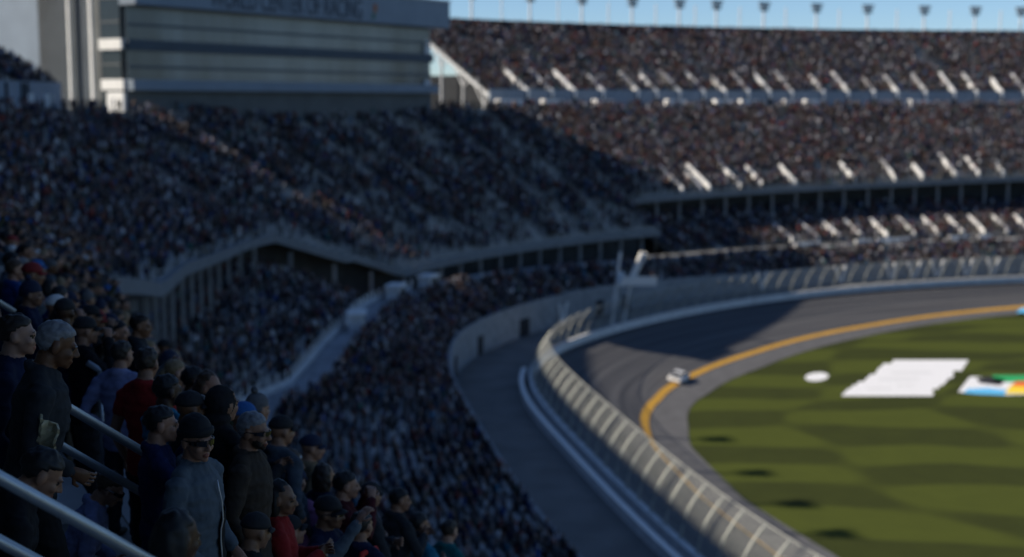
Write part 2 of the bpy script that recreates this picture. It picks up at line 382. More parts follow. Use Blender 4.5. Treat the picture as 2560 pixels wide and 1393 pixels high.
# walkway wall at the top of the upper tier, and the top tier
TB = [64 + .8 * k for k in range(33)]
t_rows = [(lambda s, b=b: (b, hT(b))) for b in TB]
TOP = {}
for lb, a, b, did, end in (('upper shaded stand at the top left beside the suite building', -165, 74, 3, 74), ('sunlit top bank of the far grandstand under the row of light poles', 144.5, 320, 4, 144.5)):
    root = deck('grandstand', lb, a, b, t_rows, NOFRONT, None, P(max(a, 0), 64, 36), step=2.5, aisle_off=3.)
    TOP[did] = root
    if did == 3: strip('shadow_wall', a, b, 3, lambda s: [(90.5, 50), (90.5, 68.2), (90.8, 68.2), (90.8, 50)], FASC, root)  # unseen raised wall, added so its shadow edge falls across the fence
    add_seats(t_rows, NOFRONT, a, b, .95, did, 3., occfun=occ1)
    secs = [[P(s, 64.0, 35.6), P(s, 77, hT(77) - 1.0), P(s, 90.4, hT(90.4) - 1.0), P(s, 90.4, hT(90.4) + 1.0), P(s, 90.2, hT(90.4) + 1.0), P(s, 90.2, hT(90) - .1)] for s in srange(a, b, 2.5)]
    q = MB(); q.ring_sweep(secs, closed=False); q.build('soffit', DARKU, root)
    strip('walkway_wall', a, b, 2.5, lambda s: [(63.6, 34.0), (63.6, 37.6), (63.95, 37.6), (63.95, 34.0)], BLUEG, root)
    strip('walkway_floor', a, b, 2.5, lambda s: [(57.7 - dlt(s), 33.7), (57.7 - dlt(s), 34.1), (63.6, 34.1), (63.6, 33.7)], CONC, root)
    e1 = end - .3 if did == 3 else end + .3
    q = MB(); d = P(e1 + .5, 60, 0) - P(e1 - .5, 60, 0); d.normalize(); n_ = P(e1, 1, 0) - P(e1, 0, 0)
    # end raker, sunlit steel: sloped beam, posts and struts
    for b0, b1, w in ((64, 90.3, .5),):
        p0 = P(e1, b0, hT(b0) - .7); p1 = P(e1, b1, hT(b1) - .7)
        q.box((p0 + p1) / 2, (p1 - p0) / 2, d * .3, Vector((0, 0, w * 1.15)))
    q.build('raker', OFFW, root)
    for ss_ in ((e1,) if did == 3 else (e1 + .4, e1 + 7.5, e1 + 15)):
        for bb in (66.5, 73, 80, 88):
            p0 = P(ss_, bb, 20); p1 = P(ss_, bb, hT(bb) - 1.2)
            q = MB(); q.tube([p0, p1], .26, 8)
            q.tube([P(ss_, bb, hT(bb) - 4.0), P(ss_, bb + 3.2, hT(bb + 3.2) - 1.3)], .16, 6)
            if bb < 85: q.tube([P(ss_, bb, hT(bb) - 4.0), P(ss_, bb - 2.2, hT(bb - 2.2) - 1.3)], .16, 6)
            q.build('column', OFFW, root)
    strip('floor_beam', a, b, 3, lambda s: [(66.5, 37.2), (66.5, 37.7), (67, 37.7), (67, 37.2)], DARKU, root)
    if did == 4:
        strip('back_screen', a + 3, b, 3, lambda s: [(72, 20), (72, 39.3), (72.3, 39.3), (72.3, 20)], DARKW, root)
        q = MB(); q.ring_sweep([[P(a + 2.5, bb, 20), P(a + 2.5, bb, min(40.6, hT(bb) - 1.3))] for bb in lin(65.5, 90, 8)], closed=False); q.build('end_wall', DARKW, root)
        # the white stair walls that catch the sun, with the dark opening below each
        for px in (1315, 1375, 1435, 1505, 1590, 1637, 1697, 1757, 1812, 1867, 1922, 1977, 2055, 2118, 2182, 2240, 2312, 2385, 2440, 2502, 2562, 2625):
            s = sig_at_px(px, 64, 36.5, a, 300)
            ln = random.choice((5.5, 7, 7.5, 8)); q = MB()
            e2 = P(s + .5, 64, 0) - P(s - .5, 64, 0); e2.normalize()
            p0 = P(s, 63.3, 36.6); p1 = P(s, 63.3 + ln, hT(63.3 + ln) + .3)
            q.box((p0 + p1) / 2, (p1 - p0) / 2, e2 * .32, Vector((0, 0, .85)))
            q.build('stair_wall', WHITE, root)
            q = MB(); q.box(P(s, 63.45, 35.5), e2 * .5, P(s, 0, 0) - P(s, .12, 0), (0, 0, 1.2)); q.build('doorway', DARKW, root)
        for px, wd in ((1350, 2.6), (1475, 2.2), (1660, 2.6), (1777, 2.2), (1842, 2.2), (1950, 2.0), (2006, 2.6), (2270, 2.4), (1240, 3)):
            s = sig_at_px(px + 25, 59.8, 34.6, a - 10, 300); q = MB()
            e2 = P(s + .5, 60, 0) - P(s - .5, 60, 0); e2.normalize()
            q.box(P(s, 59.2, 34.9), e2 * wd, P(s, 0, 0) - P(s, .8, 0), (0, 0, .62)); q.build('portal', WHITE, root)
    else:
        for px, py in ((30, 40), (105, 30)):
            s = sig_at_px(px, 80, 47, 20, 66); q = MB(); e2 = P(s + .5, 64, 0) - P(s - .5, 64, 0); e2.normalize()
            b0 = 78; p0 = P(s, b0, hT(b0) + .6); p1 = P(s, b0 + 4.5, hT(b0 + 4.5) + .6)
            q.box((p0 + p1) / 2, (p1 - p0) / 2, e2 * .3, Vector((0, 0, .7))); q.build('stair_wall', WHITE, root)
        for px in (15, 55, 100, 145, 185, 225):
            s = sig_at_px(px, 63.5, 36, 20, 69); q = MB(); e2 = P(s + .5, 64, 0) - P(s - .5, 64, 0); e2.normalize()
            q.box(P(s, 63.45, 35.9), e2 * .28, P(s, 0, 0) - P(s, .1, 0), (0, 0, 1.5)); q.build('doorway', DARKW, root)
            q = MB(); q.box(P(s + 1.0, 61.2, 35.2), e2 * .25, P(s, 0, 0) - P(s, .25, 0), (0, 0, .8)); q.build('post', WHITE, root)

# unseen roof added overhead to darken the nearest spectators
strip('shade_canopy', -108, -42, 3, lambda s: [(51.5, 38.55), (51.5, 38.85), (66, 39.9), (66, 39.6)], DARKU, UP[0])
# stair walls on the sunlit middle bank
for px in (1690, 1735, 1760, 1840, 1895, 1980, 2130, 2235, 2305, 2390, 2450, 2510):
    s = sig_at_px(px, edge_b(200) + 1.5, 20, 148, 299); bb = edge_b(s) + .6
    ln = random.choice((4, 5.5, 7)); q = MB(); e2 = P(s + .5, bb, 0) - P(s - .5, bb, 0); e2.normalize()
    p0 = P(s, bb, hU(bb, s) + .5); p1 = P(s, bb + ln, hU(bb + ln, s) + .5)
    q.box((p0 + p1) / 2, (p1 - p0) / 2, e2 * .25, Vector((0, 0, .55))); q.build('stair_wall', WHITE, UP[2])

# lower tier: front block, cross walkway, back block
def lowfront(k, n):
    def r(s):
        t = k / n; return tab(s, WALL_B) + .4 + t * (tab(s, WALK_B) - tab(s, WALL_B) - .9), tab(s, WALL_H) + t * (tab(s, WALK_H) - tab(s, WALL_H) - .35)
    return r
LOW = {}
for lb, a, b, did, nr in (('lower shaded seating block beside the access road', -120, 95, 5, 22), ('lower trackside seating block behind the far catch fence', 95, 300, 6, 9)):
    rows = [lowfront(k, nr) for k in range(nr)]
    root = deck('grandstand', lb, a, b, rows, NOFRONT, None, P(a if a > 0 else 0, 10, 4), step=2.5, aisle_off=2.)
    LOW[did] = root
    add_seats(rows, NOFRONT, a, b, .9 if did == 5 else .92, did, 2., occfun=occ1)
    strip('front_wall', a, b, 2.0, lambda s: [(tab(s, WALL_B), -.3), (tab(s, WALL_B), tab(s, WALL_H) + .9), (tab(s, WALL_B) + .35, tab(s, WALL_H) + .9), (tab(s, WALL_B) + .35, -.3)], CONC, root)
    strip('walkway', a, b, 2.0, lambda s: [(tab(s, WALK_B) - .2, tab(s, WALK_H) - .5), (tab(s, WALK_B) - .2, tab(s, WALK_H)), (tab(s, WALK_B) + 2.7, tab(s, WALK_H)), (tab(s, WALK_B) + 2.7, tab(s, WALK_H) - .5)], WALKM if did == 5 else CONC, root)
    for s in srange(a + 4, b - 4, 7.3):
        if not 5 < s < 140: continue
        e2 = P(s + .5, 10, 0) - P(s - .5, 10, 0); e2.normalize(); nb = P(s, 0, 0) - P(s, 1, 0)
        q = MB(); w = random.choice((.7, 1.1, 1.6)); q.box(P(s, tab(s, WALL_B) - .03, 1.35), e2 * w, nb * .05, (0, 0, 1.35)); q.build('gate', DARKW if random.random() < .5 else CONC, root)
# back block of the lower tier: under the overhang
def lowback(k, n):
    def r(s):
        t = k / n; b0 = tab(s, WALK_B) + 3.0; b1 = max(min(edge_b(s) + 4.5, 42.5), b0 + .1 * n); hk = tab(s, WALK_H)
        return b0 + t * (b1 - b0), hk + .5 + t * (14.6 - hk - .5 if s < 100 else 12.6 - hk)
    return r
for lb, a, b, did, nr in (('shaded seating under the jutting upper tier beside the white walkway', -120, 71, 7, 17), ('far lower seating under the sunlit middle bank with white stair walls', 150, 300, 8, 17)):
    rows = [lowback(k, nr) for k in range(nr)]
    root = deck('grandstand', lb, a, b, rows, NOFRONT, None, P(a if a > 0 else 0, 30, 9), step=2.5, aisle_off=5.)
    LOW[did] = root
    add_seats(rows, NOFRONT, a, b, .72 if did == 7 else .93, did, 5., occfun=occ1)
    if did == 8:
        for px in (1960, 2025, 2080, 2135, 2200, 2270, 2330, 2390, 2445, 2505, 2560):
            s = sig_at_px(px, 23, 9.5, 150, 299); e2 = P(s + .5, 20, 0) - P(s - .5, 20, 0); e2.normalize(); b0 = tab(s, WALK_B) + 3.2; q = MB()
            p0 = P(s, b0, tab(s, WALK_H) + 1.2); p1 = P(s, b0 + 6.2, tab(s, WALK_H) + 4.0)
            q.box((p0 + p1) / 2, (p1 - p0) / 2, e2 * .22, Vector((0, 0, .45))); q.build('stair_wall', WHITE, root)
        for px, w in ((2015, 3.2), (2155, 2.), (2230, 4.), (2395, 2.4), (2460, 1.6)):
            s = sig_at_px(px, 17, 6.5, 150, 299); e2 = P(s + .5, 17, 0) - P(s - .5, 17, 0); e2.normalize(); q = MB()
            q.box(P(s, tab(s, WALK_B) - .6, tab(s, WALK_H) + .7), e2 * w, P(s, 0, 0) - P(s, .15, 0), (0, 0, .45)); q.build('parapet', WHITE, root)
for px in (1908, 2105, 2232, 2285, 2345, 2418, 2482, 1400):
    s = sig_at_px(px, 10.5, 3, 100, 299); e2 = P(s + .5, 20, 0) - P(s - .5, 20, 0); e2.normalize(); b0 = tab(s, WALL_B) - .3; q = MB()
    for sg_ in (-1, 1):
        p0 = P(s, b0, .3) + e2 * .2 * sg_; p1 = P(s, b0 - .1, 3.6) + e2 * random.uniform(.8, 1.8) * sg_
        q.box((p0 + p1) / 2, (p1 - p0) / 2, e2 * .25, P(s, .12, 0) - P(s, 0, 0))
    q.build('wall_brace', WHITE, LOW[6 if s > 95 else 5])
# side wall where the far banks begin
e2 = P(148, 40, 0) - P(147, 40, 0); e2.normalize()

# white railing behind the cross walkway, and booths on it
rl = empty('walkway_railing', P(40, 24, 9), 'white slatted railing along the back of the white cross walkway', 'railing')
strip('rail_base', 8, 82, 2, lambda s: [(tab(s, WALK_B) + 2.6, tab(s, WALK_H) + .02), (tab(s, WALK_B) + 2.6, tab(s, WALK_H) + .75), (tab(s, WALK_B) + 2.8, tab(s, WALK_H) + .75), (tab(s, WALK_B) + 2.8, tab(s, WALK_H) + .02)], OFFW, rl)
for s in srange(8, 82, 1.6):
    q = MB(); e3 = P(s + .5, 20, 0) - P(s - .5, 20, 0); e3.normalize(); q.box(P(s, tab(s, WALK_B) + 2.7, tab(s, WALK_H) + 1.15), e3 * .3, P(s, 0, 0) - P(s, .06, 0), (0, 0, .42)); q.build('post', WHITE, rl)
for i, (px, py) in enumerate(((952, 768), (1015, 752), (1075, 738))):
    s = sig_at_px(px, 17, 10, 50, 110); p = P(s, tab(s, WALK_B) + .9, tab(s, WALK_H))
    e3 = P(s + .5, 17, 0) - P(s - .5, 17, 0); e3.normalize(); nb = P(s, 0, 0) - P(s, 1, 0)
    r = empty('booth', p, ('small white booth with a dark window, first along the white walkway after the railing', 'small white booth with a dark window between two other white booths', 'small white booth with a dark window, last of three before the columned overhang')[i], 'booth', 'white booths on the walkway')
    q = MB(); q.box(p + Vector((0, 0, .95)), e3 * 1.7, nb * .9, (0, 0, .95)); q.build('body', OFFW, r)
    q = MB(); q.box(p + Vector((0, 0, 1.98)), e3 * 1.95, nb * 1.1, (0, 0, .08)); q.build('roof', WHITE, r)
    q = MB(); q.box(p + Vector((0, 0, 1.25)) + nb * .92, e3 * 1.1, nb * .03, (0, 0, .4)); q.build('window', DARKW, r)

# ------------------------------------------------------------------ suite building
BL = Vector((-54.2, 200.5, 0)); BR = Vector((-14.6, 265.0, 0))
be = (BR - BL); BLEN = be.length; be.normalize(); bn = Vector((be.y, -be.x, 0))     # be along the face, bn out of it (towards the track)
def BP(s, d, z): return BL + be * s - bn * d + Vector((0, 0, CAMH + z))          # d: depth behind the face
def bs_at(px):
    best = min((abs(proj(BP(s, 0, 5))[0] - px), s) for s in np.arange(-30, BLEN + 20, .25)); return best[1]
sb = empty('suite_building', BP(BLEN / 2, 8, -1.2), 'long grey glass fronted suite building standing on top of the shaded grandstand', 'building')
def bbox(name, s0, s1, d0, d1, z0, z1, m, parent=sb):
    q = MB(); q.box(BP((s0 + s1) / 2, (d0 + d1) / 2, (z0 + z1) / 2), be * (s1 - s0) / 2, bn * (d1 - d0) / 2, (0, 0, (z1 - z0) / 2))
    o = q.build(name, m, None)
    if parent:
        o.parent = parent; off = Vector((0, 0, 0)); pp = parent
        while pp: off += pp.location; pp = pp.parent
        o.location = -off
    return o
DEP = 19.0
def glass_material():
    m = bpy.data.materials.new('suite glass'); m.use_nodes = True; nt = m.node_tree; N = nt.nodes; L = nt.links
    b = N['Principled BSDF']; b.inputs['Roughness'].default_value = .22; b.inputs['Specular IOR Level'].default_value = .6
    tc = N.new('ShaderNodeNewGeometry'); mp = N.new('ShaderNodeMapping'); mp.inputs['Scale'].default_value = (.10, .10, .02); L.new(tc.outputs['Position'], mp.inputs[0])
    n = N.new('ShaderNodeTexNoise'); n.inputs['Scale'].default_value = 1.3; n.inputs['Detail'].default_value = 2; L.new(mp.outputs[0], n.inputs['Vector'])
    r = N.new('ShaderNodeMapRange'); r.inputs[1].default_value = .35; r.inputs[2].default_value = .65; L.new(n.outputs['Fac'], r.inputs[0])
    mx = N.new('ShaderNodeMix'); mx.data_type = 'RGBA'; L.new(r.outputs[0], mx.inputs[0])
    mx.inputs[6].default_value = (.035, .034, .030, 1); mx.inputs[7].default_value = (.15, .165, .17, 1)  # soft reflections mixed into the pane colour as stretched noise
    L.new(mx.outputs[2], b.inputs['Base Color'])
    return m
GLASS = glass_material(); DGLASS = mat('dark end glass', (.02, .025, .028), .2, 0, .2, .3, .5)
WALLG = mat('ribbed grey wall', (.115, .125, .13), .7, 0, .25, .3)
LETTER = mat('dark letters', (.03, .035, .05), .6)
bbox('core_wall', .25, BLEN - .25, 1.2, DEP, -4, 18.0, WALLG)
bbox('base_wall', 0, BLEN, .6, 1.2, -4, 1.6, WALLG)
bbox('ledge', -.2, BLEN + .3, -.9, 1.2, 1.65, 3.15, BLUEG)
for i, (z0, z1, ww) in enumerate(((3.15, 7.3, 1.35), (8.85, 13.6, 1.55))):
    w = bbox('window', .3, BLEN - .3, .7, 1.15, z0, z1, GLASS)
    fr = bbox('frame', .3, BLEN - .3, .5, .78, z0 + ww * 1.25, z0 + ww * 1.25 + .32, BLUED, w)
bbox('spandrel', 0, BLEN, .1, 1.2, 7.3, 8.85, BLUED)
bbox('sign_band', -.4, BLEN + 2.4, -2.0, 1.2, 13.6, 18.45, BLUEG)
bbox('roof', -.6, BLEN + 2.6, -2.2, DEP + .3, 18.46, 18.75, OFFW)
for px in (935, 1000, 1045): 
    s = bs_at(px); bbox('roof_unit', s - .8, s + .8, 1, 3, 18.76, 19.6, OFFW)
# end face, catching the sun
bbox('end_glass', -.15, .25, 1.4, 5.4, -1, 18, DGLASS)
for z0, z1, d0, d1 in ((7.4, 8.9, .9, 5.4), (1.7, 3.2, .7, 5.2), (-1.4, 1.4, .8, 4.1)):
    bbox('end_panel', -.6, .2, d0, d1, z0, z1, WHITE)
for z in (5.2, 11.2, 14.5): bbox('end_mullion', -.25, -.16, 1.5, 5.3, z, z + .25, WALLG)
bbox('pillar', -.9, -.45, 6.5, 7.0, -2, 18.4, WHITE)
bbox('rear_wing', .25, 12, 7.6, 48, -6, 18.3, BLUEG)
bbox('pillar', -.7, -.3, 11.3, 11.7, -2, 18.4, WHITE)
bbox('end_canopy', -.9, 9, -2.3, 9, 18.76, 19.5, WHITE)
for z0, z1 in ((8.9, 10.6), (10.9, 11.3), (2.3, 4.0)):
    bbox('corner_bracket', BLEN - 2.5, BLEN - .6, .35, .5, z0, z1, OFFW)
# lettering on the sign band
def text_obj(body, name, parent, s0, s1, z0, height, m, d=-2.05):
    cu = bpy.data.curves.new(name, 'FONT'); cu.body = body; cu.size = 1; cu.extrude = .03; cu.align_x = 'LEFT'
    o = bpy.data.objects.new(name, cu); link(o); bpy.context.view_layer.update()
    w = o.dimensions.x; hgt = .72
    dg = bpy.context.evaluated_depsgraph_get(); me = bpy.data.meshes.new_from_object(o.evaluated_get(dg))
    bpy.data.objects.remove(o); me.name = name; me.materials.clear(); me.materials.append(m)
    X = be * ((s1 - s0) / w); Y = Vector((0, 0, height / hgt)); Z = bn
    org = BP(s0, d, z0)
    M = Matrix(((X.x, Y.x, Z.x, org.x), (X.y, Y.y, Z.y, org.y), (X.z, Y.z, Z.z, org.z), (0, 0, 0, 1)))
    me.transform(M); off = parent.location; me.transform(Matrix.Translation(-off))
    o = bpy.data.objects.new(name, me); return link(o, parent)
text_obj('WORLD CENTER OF RACING', 'sign_lettering', sb, bs_at(505), bs_at(884), 14.1, 3.3, LETTER)
s = bs_at(917)
q = MB(); c0 = BP(s, -2.06, 16.1)
q.add([c0 + be * (.55 * math.cos(a)) + Vector((0, 0, .85 * math.sin(a))) + bn * .02 for a in np.linspace(0, 6.283, 13)[:-1]], [tuple(range(12))]); q.build('emblem', mat('emblem orange', (.35, .13, .05), .6), sb)
q = MB(); c0 = BP(s - .55, -2.06, 14.7)
q.add([c0 + be * (.4 * math.cos(a)) + Vector((0, 0, .6 * math.sin(a))) + bn * .03 for a in np.linspace(0, 6.283, 13)[:-1]], [tuple(range(12))]); q.build('emblem', mat('emblem green', (.04, .14, .07), .6), sb)

# ------------------------------------------------------------------ light poles behind the stands
POLEM = mat('pale pole', (.66, .65, .63), .55, .2)
LAMPM = mat('lamp head', (.22, .22, .22), .5, .2)
def pole_proto():
    pm = MB(); pm.tube([(0, 0, -30), (0, 0, 7.6)], [.34, .26], 8)
    cm = MB()
    for z in (7.4, 6.6, 5.8):
        cm.box((0, 0, z), (1.5, 0, 0), (0, .12, 0), (0, 0, .08))
        for x in (-1.3, -.65, 0, .65, 1.3): cm.box((x * (1 if z > 7 else .75 if z > 6 else .5), -.25, z + .05), (.3, 0, 0), (0, .2, 0), (0, .1, .3))
    thin = MB(); thin.tube([(0, 0, -30), (0, 0, 8.2)], [.24, .18], 6)
    def me(q, n, m):
        d = bpy.data.meshes.new(n); d.from_pydata(q.v, [], q.f); d.materials.append(m); d.update(); return d
    return me(pm, 'pole', POLEM), me(cm, 'lamp_bank', LAMPM), me(thin, 'flagpole', POLEM)
PM, LM, TM = pole_proto()
tall = [1180, 1325, 1455, 1580, 1697, 1790, 1910, 2040, 2168, 2311, 2440, 2552]
thin = [1255, 1395, 1520, 1640, 1740, 1850, 1965, 2100, 2243, 2376, 2502]
ordn = ['first', 'second', 'third', 'fourth', 'fifth', 'sixth', 'seventh', 'eighth', 'ninth', 'tenth', 'eleventh', 'twelfth']
def light_pole(s, label, grp, dz=0):
    p = P(s, 93, 50.5 + dz); x, y, a = fence_at(s)
    r = empty('light_pole', p, label, 'light pole', grp); r.rotation_euler.z = -a + math.pi / 2
    link(bpy.data.objects.new('mast', PM), r); link(bpy.data.objects.new('lamp_bank', LM), r)
for i, px in enumerate(tall):
    s = sig_at_px(px, 93, 60, 120, 330)
    light_pole(s, f'lamp pole above the far stand, {ordn[i]} rightward from the building', 'lamp poles above the far stand', 2.0 - i * .06)
for i, px in enumerate(thin):
    s = sig_at_px(px, 93, 60, 120, 330); p = P(s, 93, 50.5)
    o = bpy.data.objects.new('mast', TM); o.location = p; link(o)
    o.name = 'slender_pole'; tag(o, f'slender bare pole above the far stand, {ordn[i]} rightward from the suite building', 'pole', 'bare poles above the far stand')
for i, s in enumerate(srange(-130, 55, 9.5)):
    light_pole(s, 'tall light pole behind the near stand', 'lamp poles behind the near stand', 19)

# ------------------------------------------------------------------ flag stand
fp = P(116, 0, 0); x, y, a = fence_at(116); fe = Vector((math.sin(a), math.cos(a), 0)); fn = Vector((-math.cos(a), math.sin(a), 0))
fsd = empty('flag_stand', fp, 'white starter flag stand raised above the catch fence on leaning poles', 'flag stand')
hx = Vector((1, 0, 0)); hy = Vector((0, 1, 0)); Z = Vector((0, 0, 1))
cpt = at_h(1592, 706, 7.3)
k_ = (fp.y + 1.0) / cpt.y; cpt = Vector((0, 0, CAMH)) + (cpt - Vector((0, 0, CAMH))) * k_
base = cpt
q = MB(); q.box(base - Z * .1, hx * 3.0, hy * 1.0, Z * .3); q.build('platform', WHITE, fsd)
q = MB(); q.box(base + hx * .3 - hy * 1.0 + Z * .45, hx * 2.7, hy * .04, Z * .6); q.box(base + hx * 3.0 + Z * .45, hx * .04, hy * 1.0, Z * .45); q.build('railing', WHITE, fsd)
q = MB(); q.box(base - hx * 2.5 + Z * .5 , hx * .5, hy * .5, Z * 1.1); q.build('cabinet', mat('pale blue white', (.6, .66, .7), .5), fsd)
pl = base - hx * 3.2
for (x0, z0, x1, z1, r) in ((-.7, -7.2, .55, 4.8, .24), (1.9, 0.1, 4.0, 4.8, .3), (2.5, .1, 4.6, 4.7, .26), (1.2, -6.5, 2.2, -.1, .2)):
    q = MB(); q.tube([pl + hx * x0 + Z * z0, pl + hx * x1 + Z * z1], r, 8); q.build('pole', WHITE, fsd)

# ------------------------------------------------------------------ paint on the grass
def painted(name, pts, m, label, lift=.012):
    vs = [at_h(px, py, ZG + lift) for px, py in pts]
    return tag(mesh_obj(name, vs, [tuple(range(len(vs)))], m), label, 'painted logo')
TW = mat('turf white paint', (.72, .73, .76), .8, 0, .18, 2.); TK = mat('turf black paint', (.02, .02, .022), .8); TG = mat('turf green paint', (.02, .30, .10), .8)
TY = mat('turf yellow paint', (.75, .55, .04), .8); TR = mat('turf red paint', (.70, .10, .03), .8); TB_ = mat('turf blue paint', (.10, .42, .72), .8)
TGR = mat('turf grey paint', (.55, .56, .58), .8)
pl_ = empty('painted_logo', at_h(2260, 945, ZG + .006), 'large slanting white rectangle painted on the infield grass', 'painted logo')
def pp(name, pts, m, lift, parent):
    vs = [at_h(px, py, ZG + lift) for px, py in pts]; return mesh_obj(name, vs, [tuple(range(len(vs)))], m, parent)
_l = []; _r = []
for i in range(10):
    y0 = 900 + 9 * i; y1 = y0 + 9; xl = 2228 - 138 * i / 10 + random.uniform(-7, 9); xr = 2424 - 104 * i / 10 + random.uniform(-8, 8)
    _l += [(xl, y0), (xl - 5, y1)]; _r += [(xr, y0), (xr - 4, y1)]
pp('ground_paint', _l + _r[::-1], TW, .012, pl_)
for (a_, b_, c_, d_) in ((2225, 930, 2330, 934), (2195, 946, 2300, 950), (2240, 962, 2290, 965), (2165, 970, 2230, 973)):
    pp('stripe', [(a_, d_), (c_ - 6, d_), (c_, b_), (a_ + 6, b_)], TGR, .024, pl_)
o = painted('painted_logo', [(2042 + 29 * math.cos(a_) + 6 * math.sin(a_), 942 - 11 * math.sin(a_)) for a_ in np.linspace(0, 6.283, 17)[:-1]], TW, 'small white oval painted on the infield grass')
pl2 = empty('painted_logo', at_h(2480, 962, ZG + .006), 'multicoloured white, blue, green and red painted logo at the edge of the infield', 'painted logo')
pp('ground_paint', [(2395, 980), (2510, 988), (2640, 984), (2640, 945), (2425, 942)], TW, .012, pl2)
pp('blue_patch', [(2408, 982), (2440, 985), (2512, 988), (2516, 975), (2470, 970), (2420, 972)], TB_, .024, pl2)
pp('black_patch', [(2450, 958), (2500, 964), (2515, 950), (2470, 940), (2440, 946)], TK, .024, pl2)
pp('green_patch', [(2488, 955), (2640, 957), (2640, 938), (2480, 938)], TG, .024, pl2)
pp('yellow_patch', [(2512, 984), (2640, 984), (2640, 952), (2530, 960)], TY, .036, pl2)
pp('red_patch', [(2528, 964), (2640, 970), (2640, 952), (2540, 954)], TR, .048, pl2)
o = painted('painted_logo', [(2540, 782), (2640, 786), (2640, 768), (2555, 770)], TB_, 'blue painted patch where the yellow line meets the far grass', .3)
o.location.z = .06

# ------------------------------------------------------------------ race car
def race_car(loc, heading, bank):
    r = empty('race_car', loc, 'white stock race car with a black nose driving on the dark banked track', 'race car')
    r.rotation_euler = (0, bank, -heading)
    CW = mat('car white', (.8, .8, .8), .25, 0, 0, 1, .5); CB = mat('car black', (.02, .02, .022), .3, 0, 0, 1, .5); CG = mat('car glass', (.015, .018, .02), .08, 0, 0, 1, .6); TYR = mat('tyre', (.015, .015, .015), .85); RIM = mat('rim', (.35, .33, .1), .4, .6)
    secs = []
    prof = [(-2.42, .30, .72, .86), (-2.2, .16, .95, .95), (-1.4, .14, .98, .98), (-.4, .13, .90, 1.0), (.9, .13, .86, 1.0), (1.7, .13, .80, .98), (2.2, .12, .70, .95), (2.45, .16, .52, .80)]
    for y, z0, z1, w in prof:
        secs.append([(-w, y, z0), (w, y, z0), (w * 1.02, y, (z0 + z1) / 2), (w * .93, y, z1), (-w * .93, y, z1), (-w * 1.02, y, (z0 + z1) / 2)])
    q = MB(); q.ring_sweep(secs)
    def mk(n, q, m, par=r, sm=False):
        me = bpy.data.meshes.new(n); me.from_pydata(q.v, [], q.f); me.materials.append(m); me.update()
        if sm: me.polygons.foreach_set('use_smooth', [True] * len(me.polygons))
        ob = bpy.data.objects.new(n, me); return link(ob, par)
    body = mk('body', q, CW)
    bv = body.modifiers.new('bevel', 'BEVEL'); bv.width = .06; bv.segments = 3
    q = MB(); q.ring_sweep([[(-w, y, .86), (w, y, .86), (w * .80, y2, z), (-w * .80, y2, z)] for y, y2, z, w in ((-1.65, -1.0, 1.28, .84), (-.9, -.7, 1.34, .86), (.2, .0, 1.34, .86), (1.05, .35, 1.27, .84))]); cab = mk('cabin', q, CG)
    q = MB(); q.box((0, -.4, 1.36), (.66, 0, 0), (0, .55, 0), (0, 0, .025)); mk('roof', q, CW, cab)
    q = MB(); q.box((0, -2.45, 1.0), (.85, 0, 0), (0, .13, .03), (0, -.01, .02)); mk('spoiler', q, CB)
    q = MB(); q.box((0, 2.44, .32), (.8, 0, 0), (0, .06, 0), (0, 0, .17)); mk('nose', q, CB)
    for sx in (-1, 1):
        for y in (-1.42, 1.45):
            q = MB(); q.tube([(sx * .72, y, .34), (sx * 1.0, y, .34)], .34, 20); w = mk('wheel', q, TYR)
            q = MB(); q.tube([(sx * 1.0, y, .34), (sx * 1.02, y, .34)], .2, 16); mk('rim', q, RIM, w)
    return r
d = ray(1697, 945); sC = 75
best = None
for s in np.arange(40, 130, .5):
    for b in np.arange(-18, -1, .25):
        z = -3.3 * (b - .2) / (tab(s, TRACK_IN) - .2); px, py, _ = proj(P(s, b, z + .6)); e = (px - 1697) ** 2 + (py - 940) ** 2
        if best is None or e < best[0]: best = (e, s, b, z)
_, s, b, z = best
race_car(P(s, b, z + .02), float(fence_at(s)[2]), math.atan2(3.3, -tab(s, TRACK_IN)))

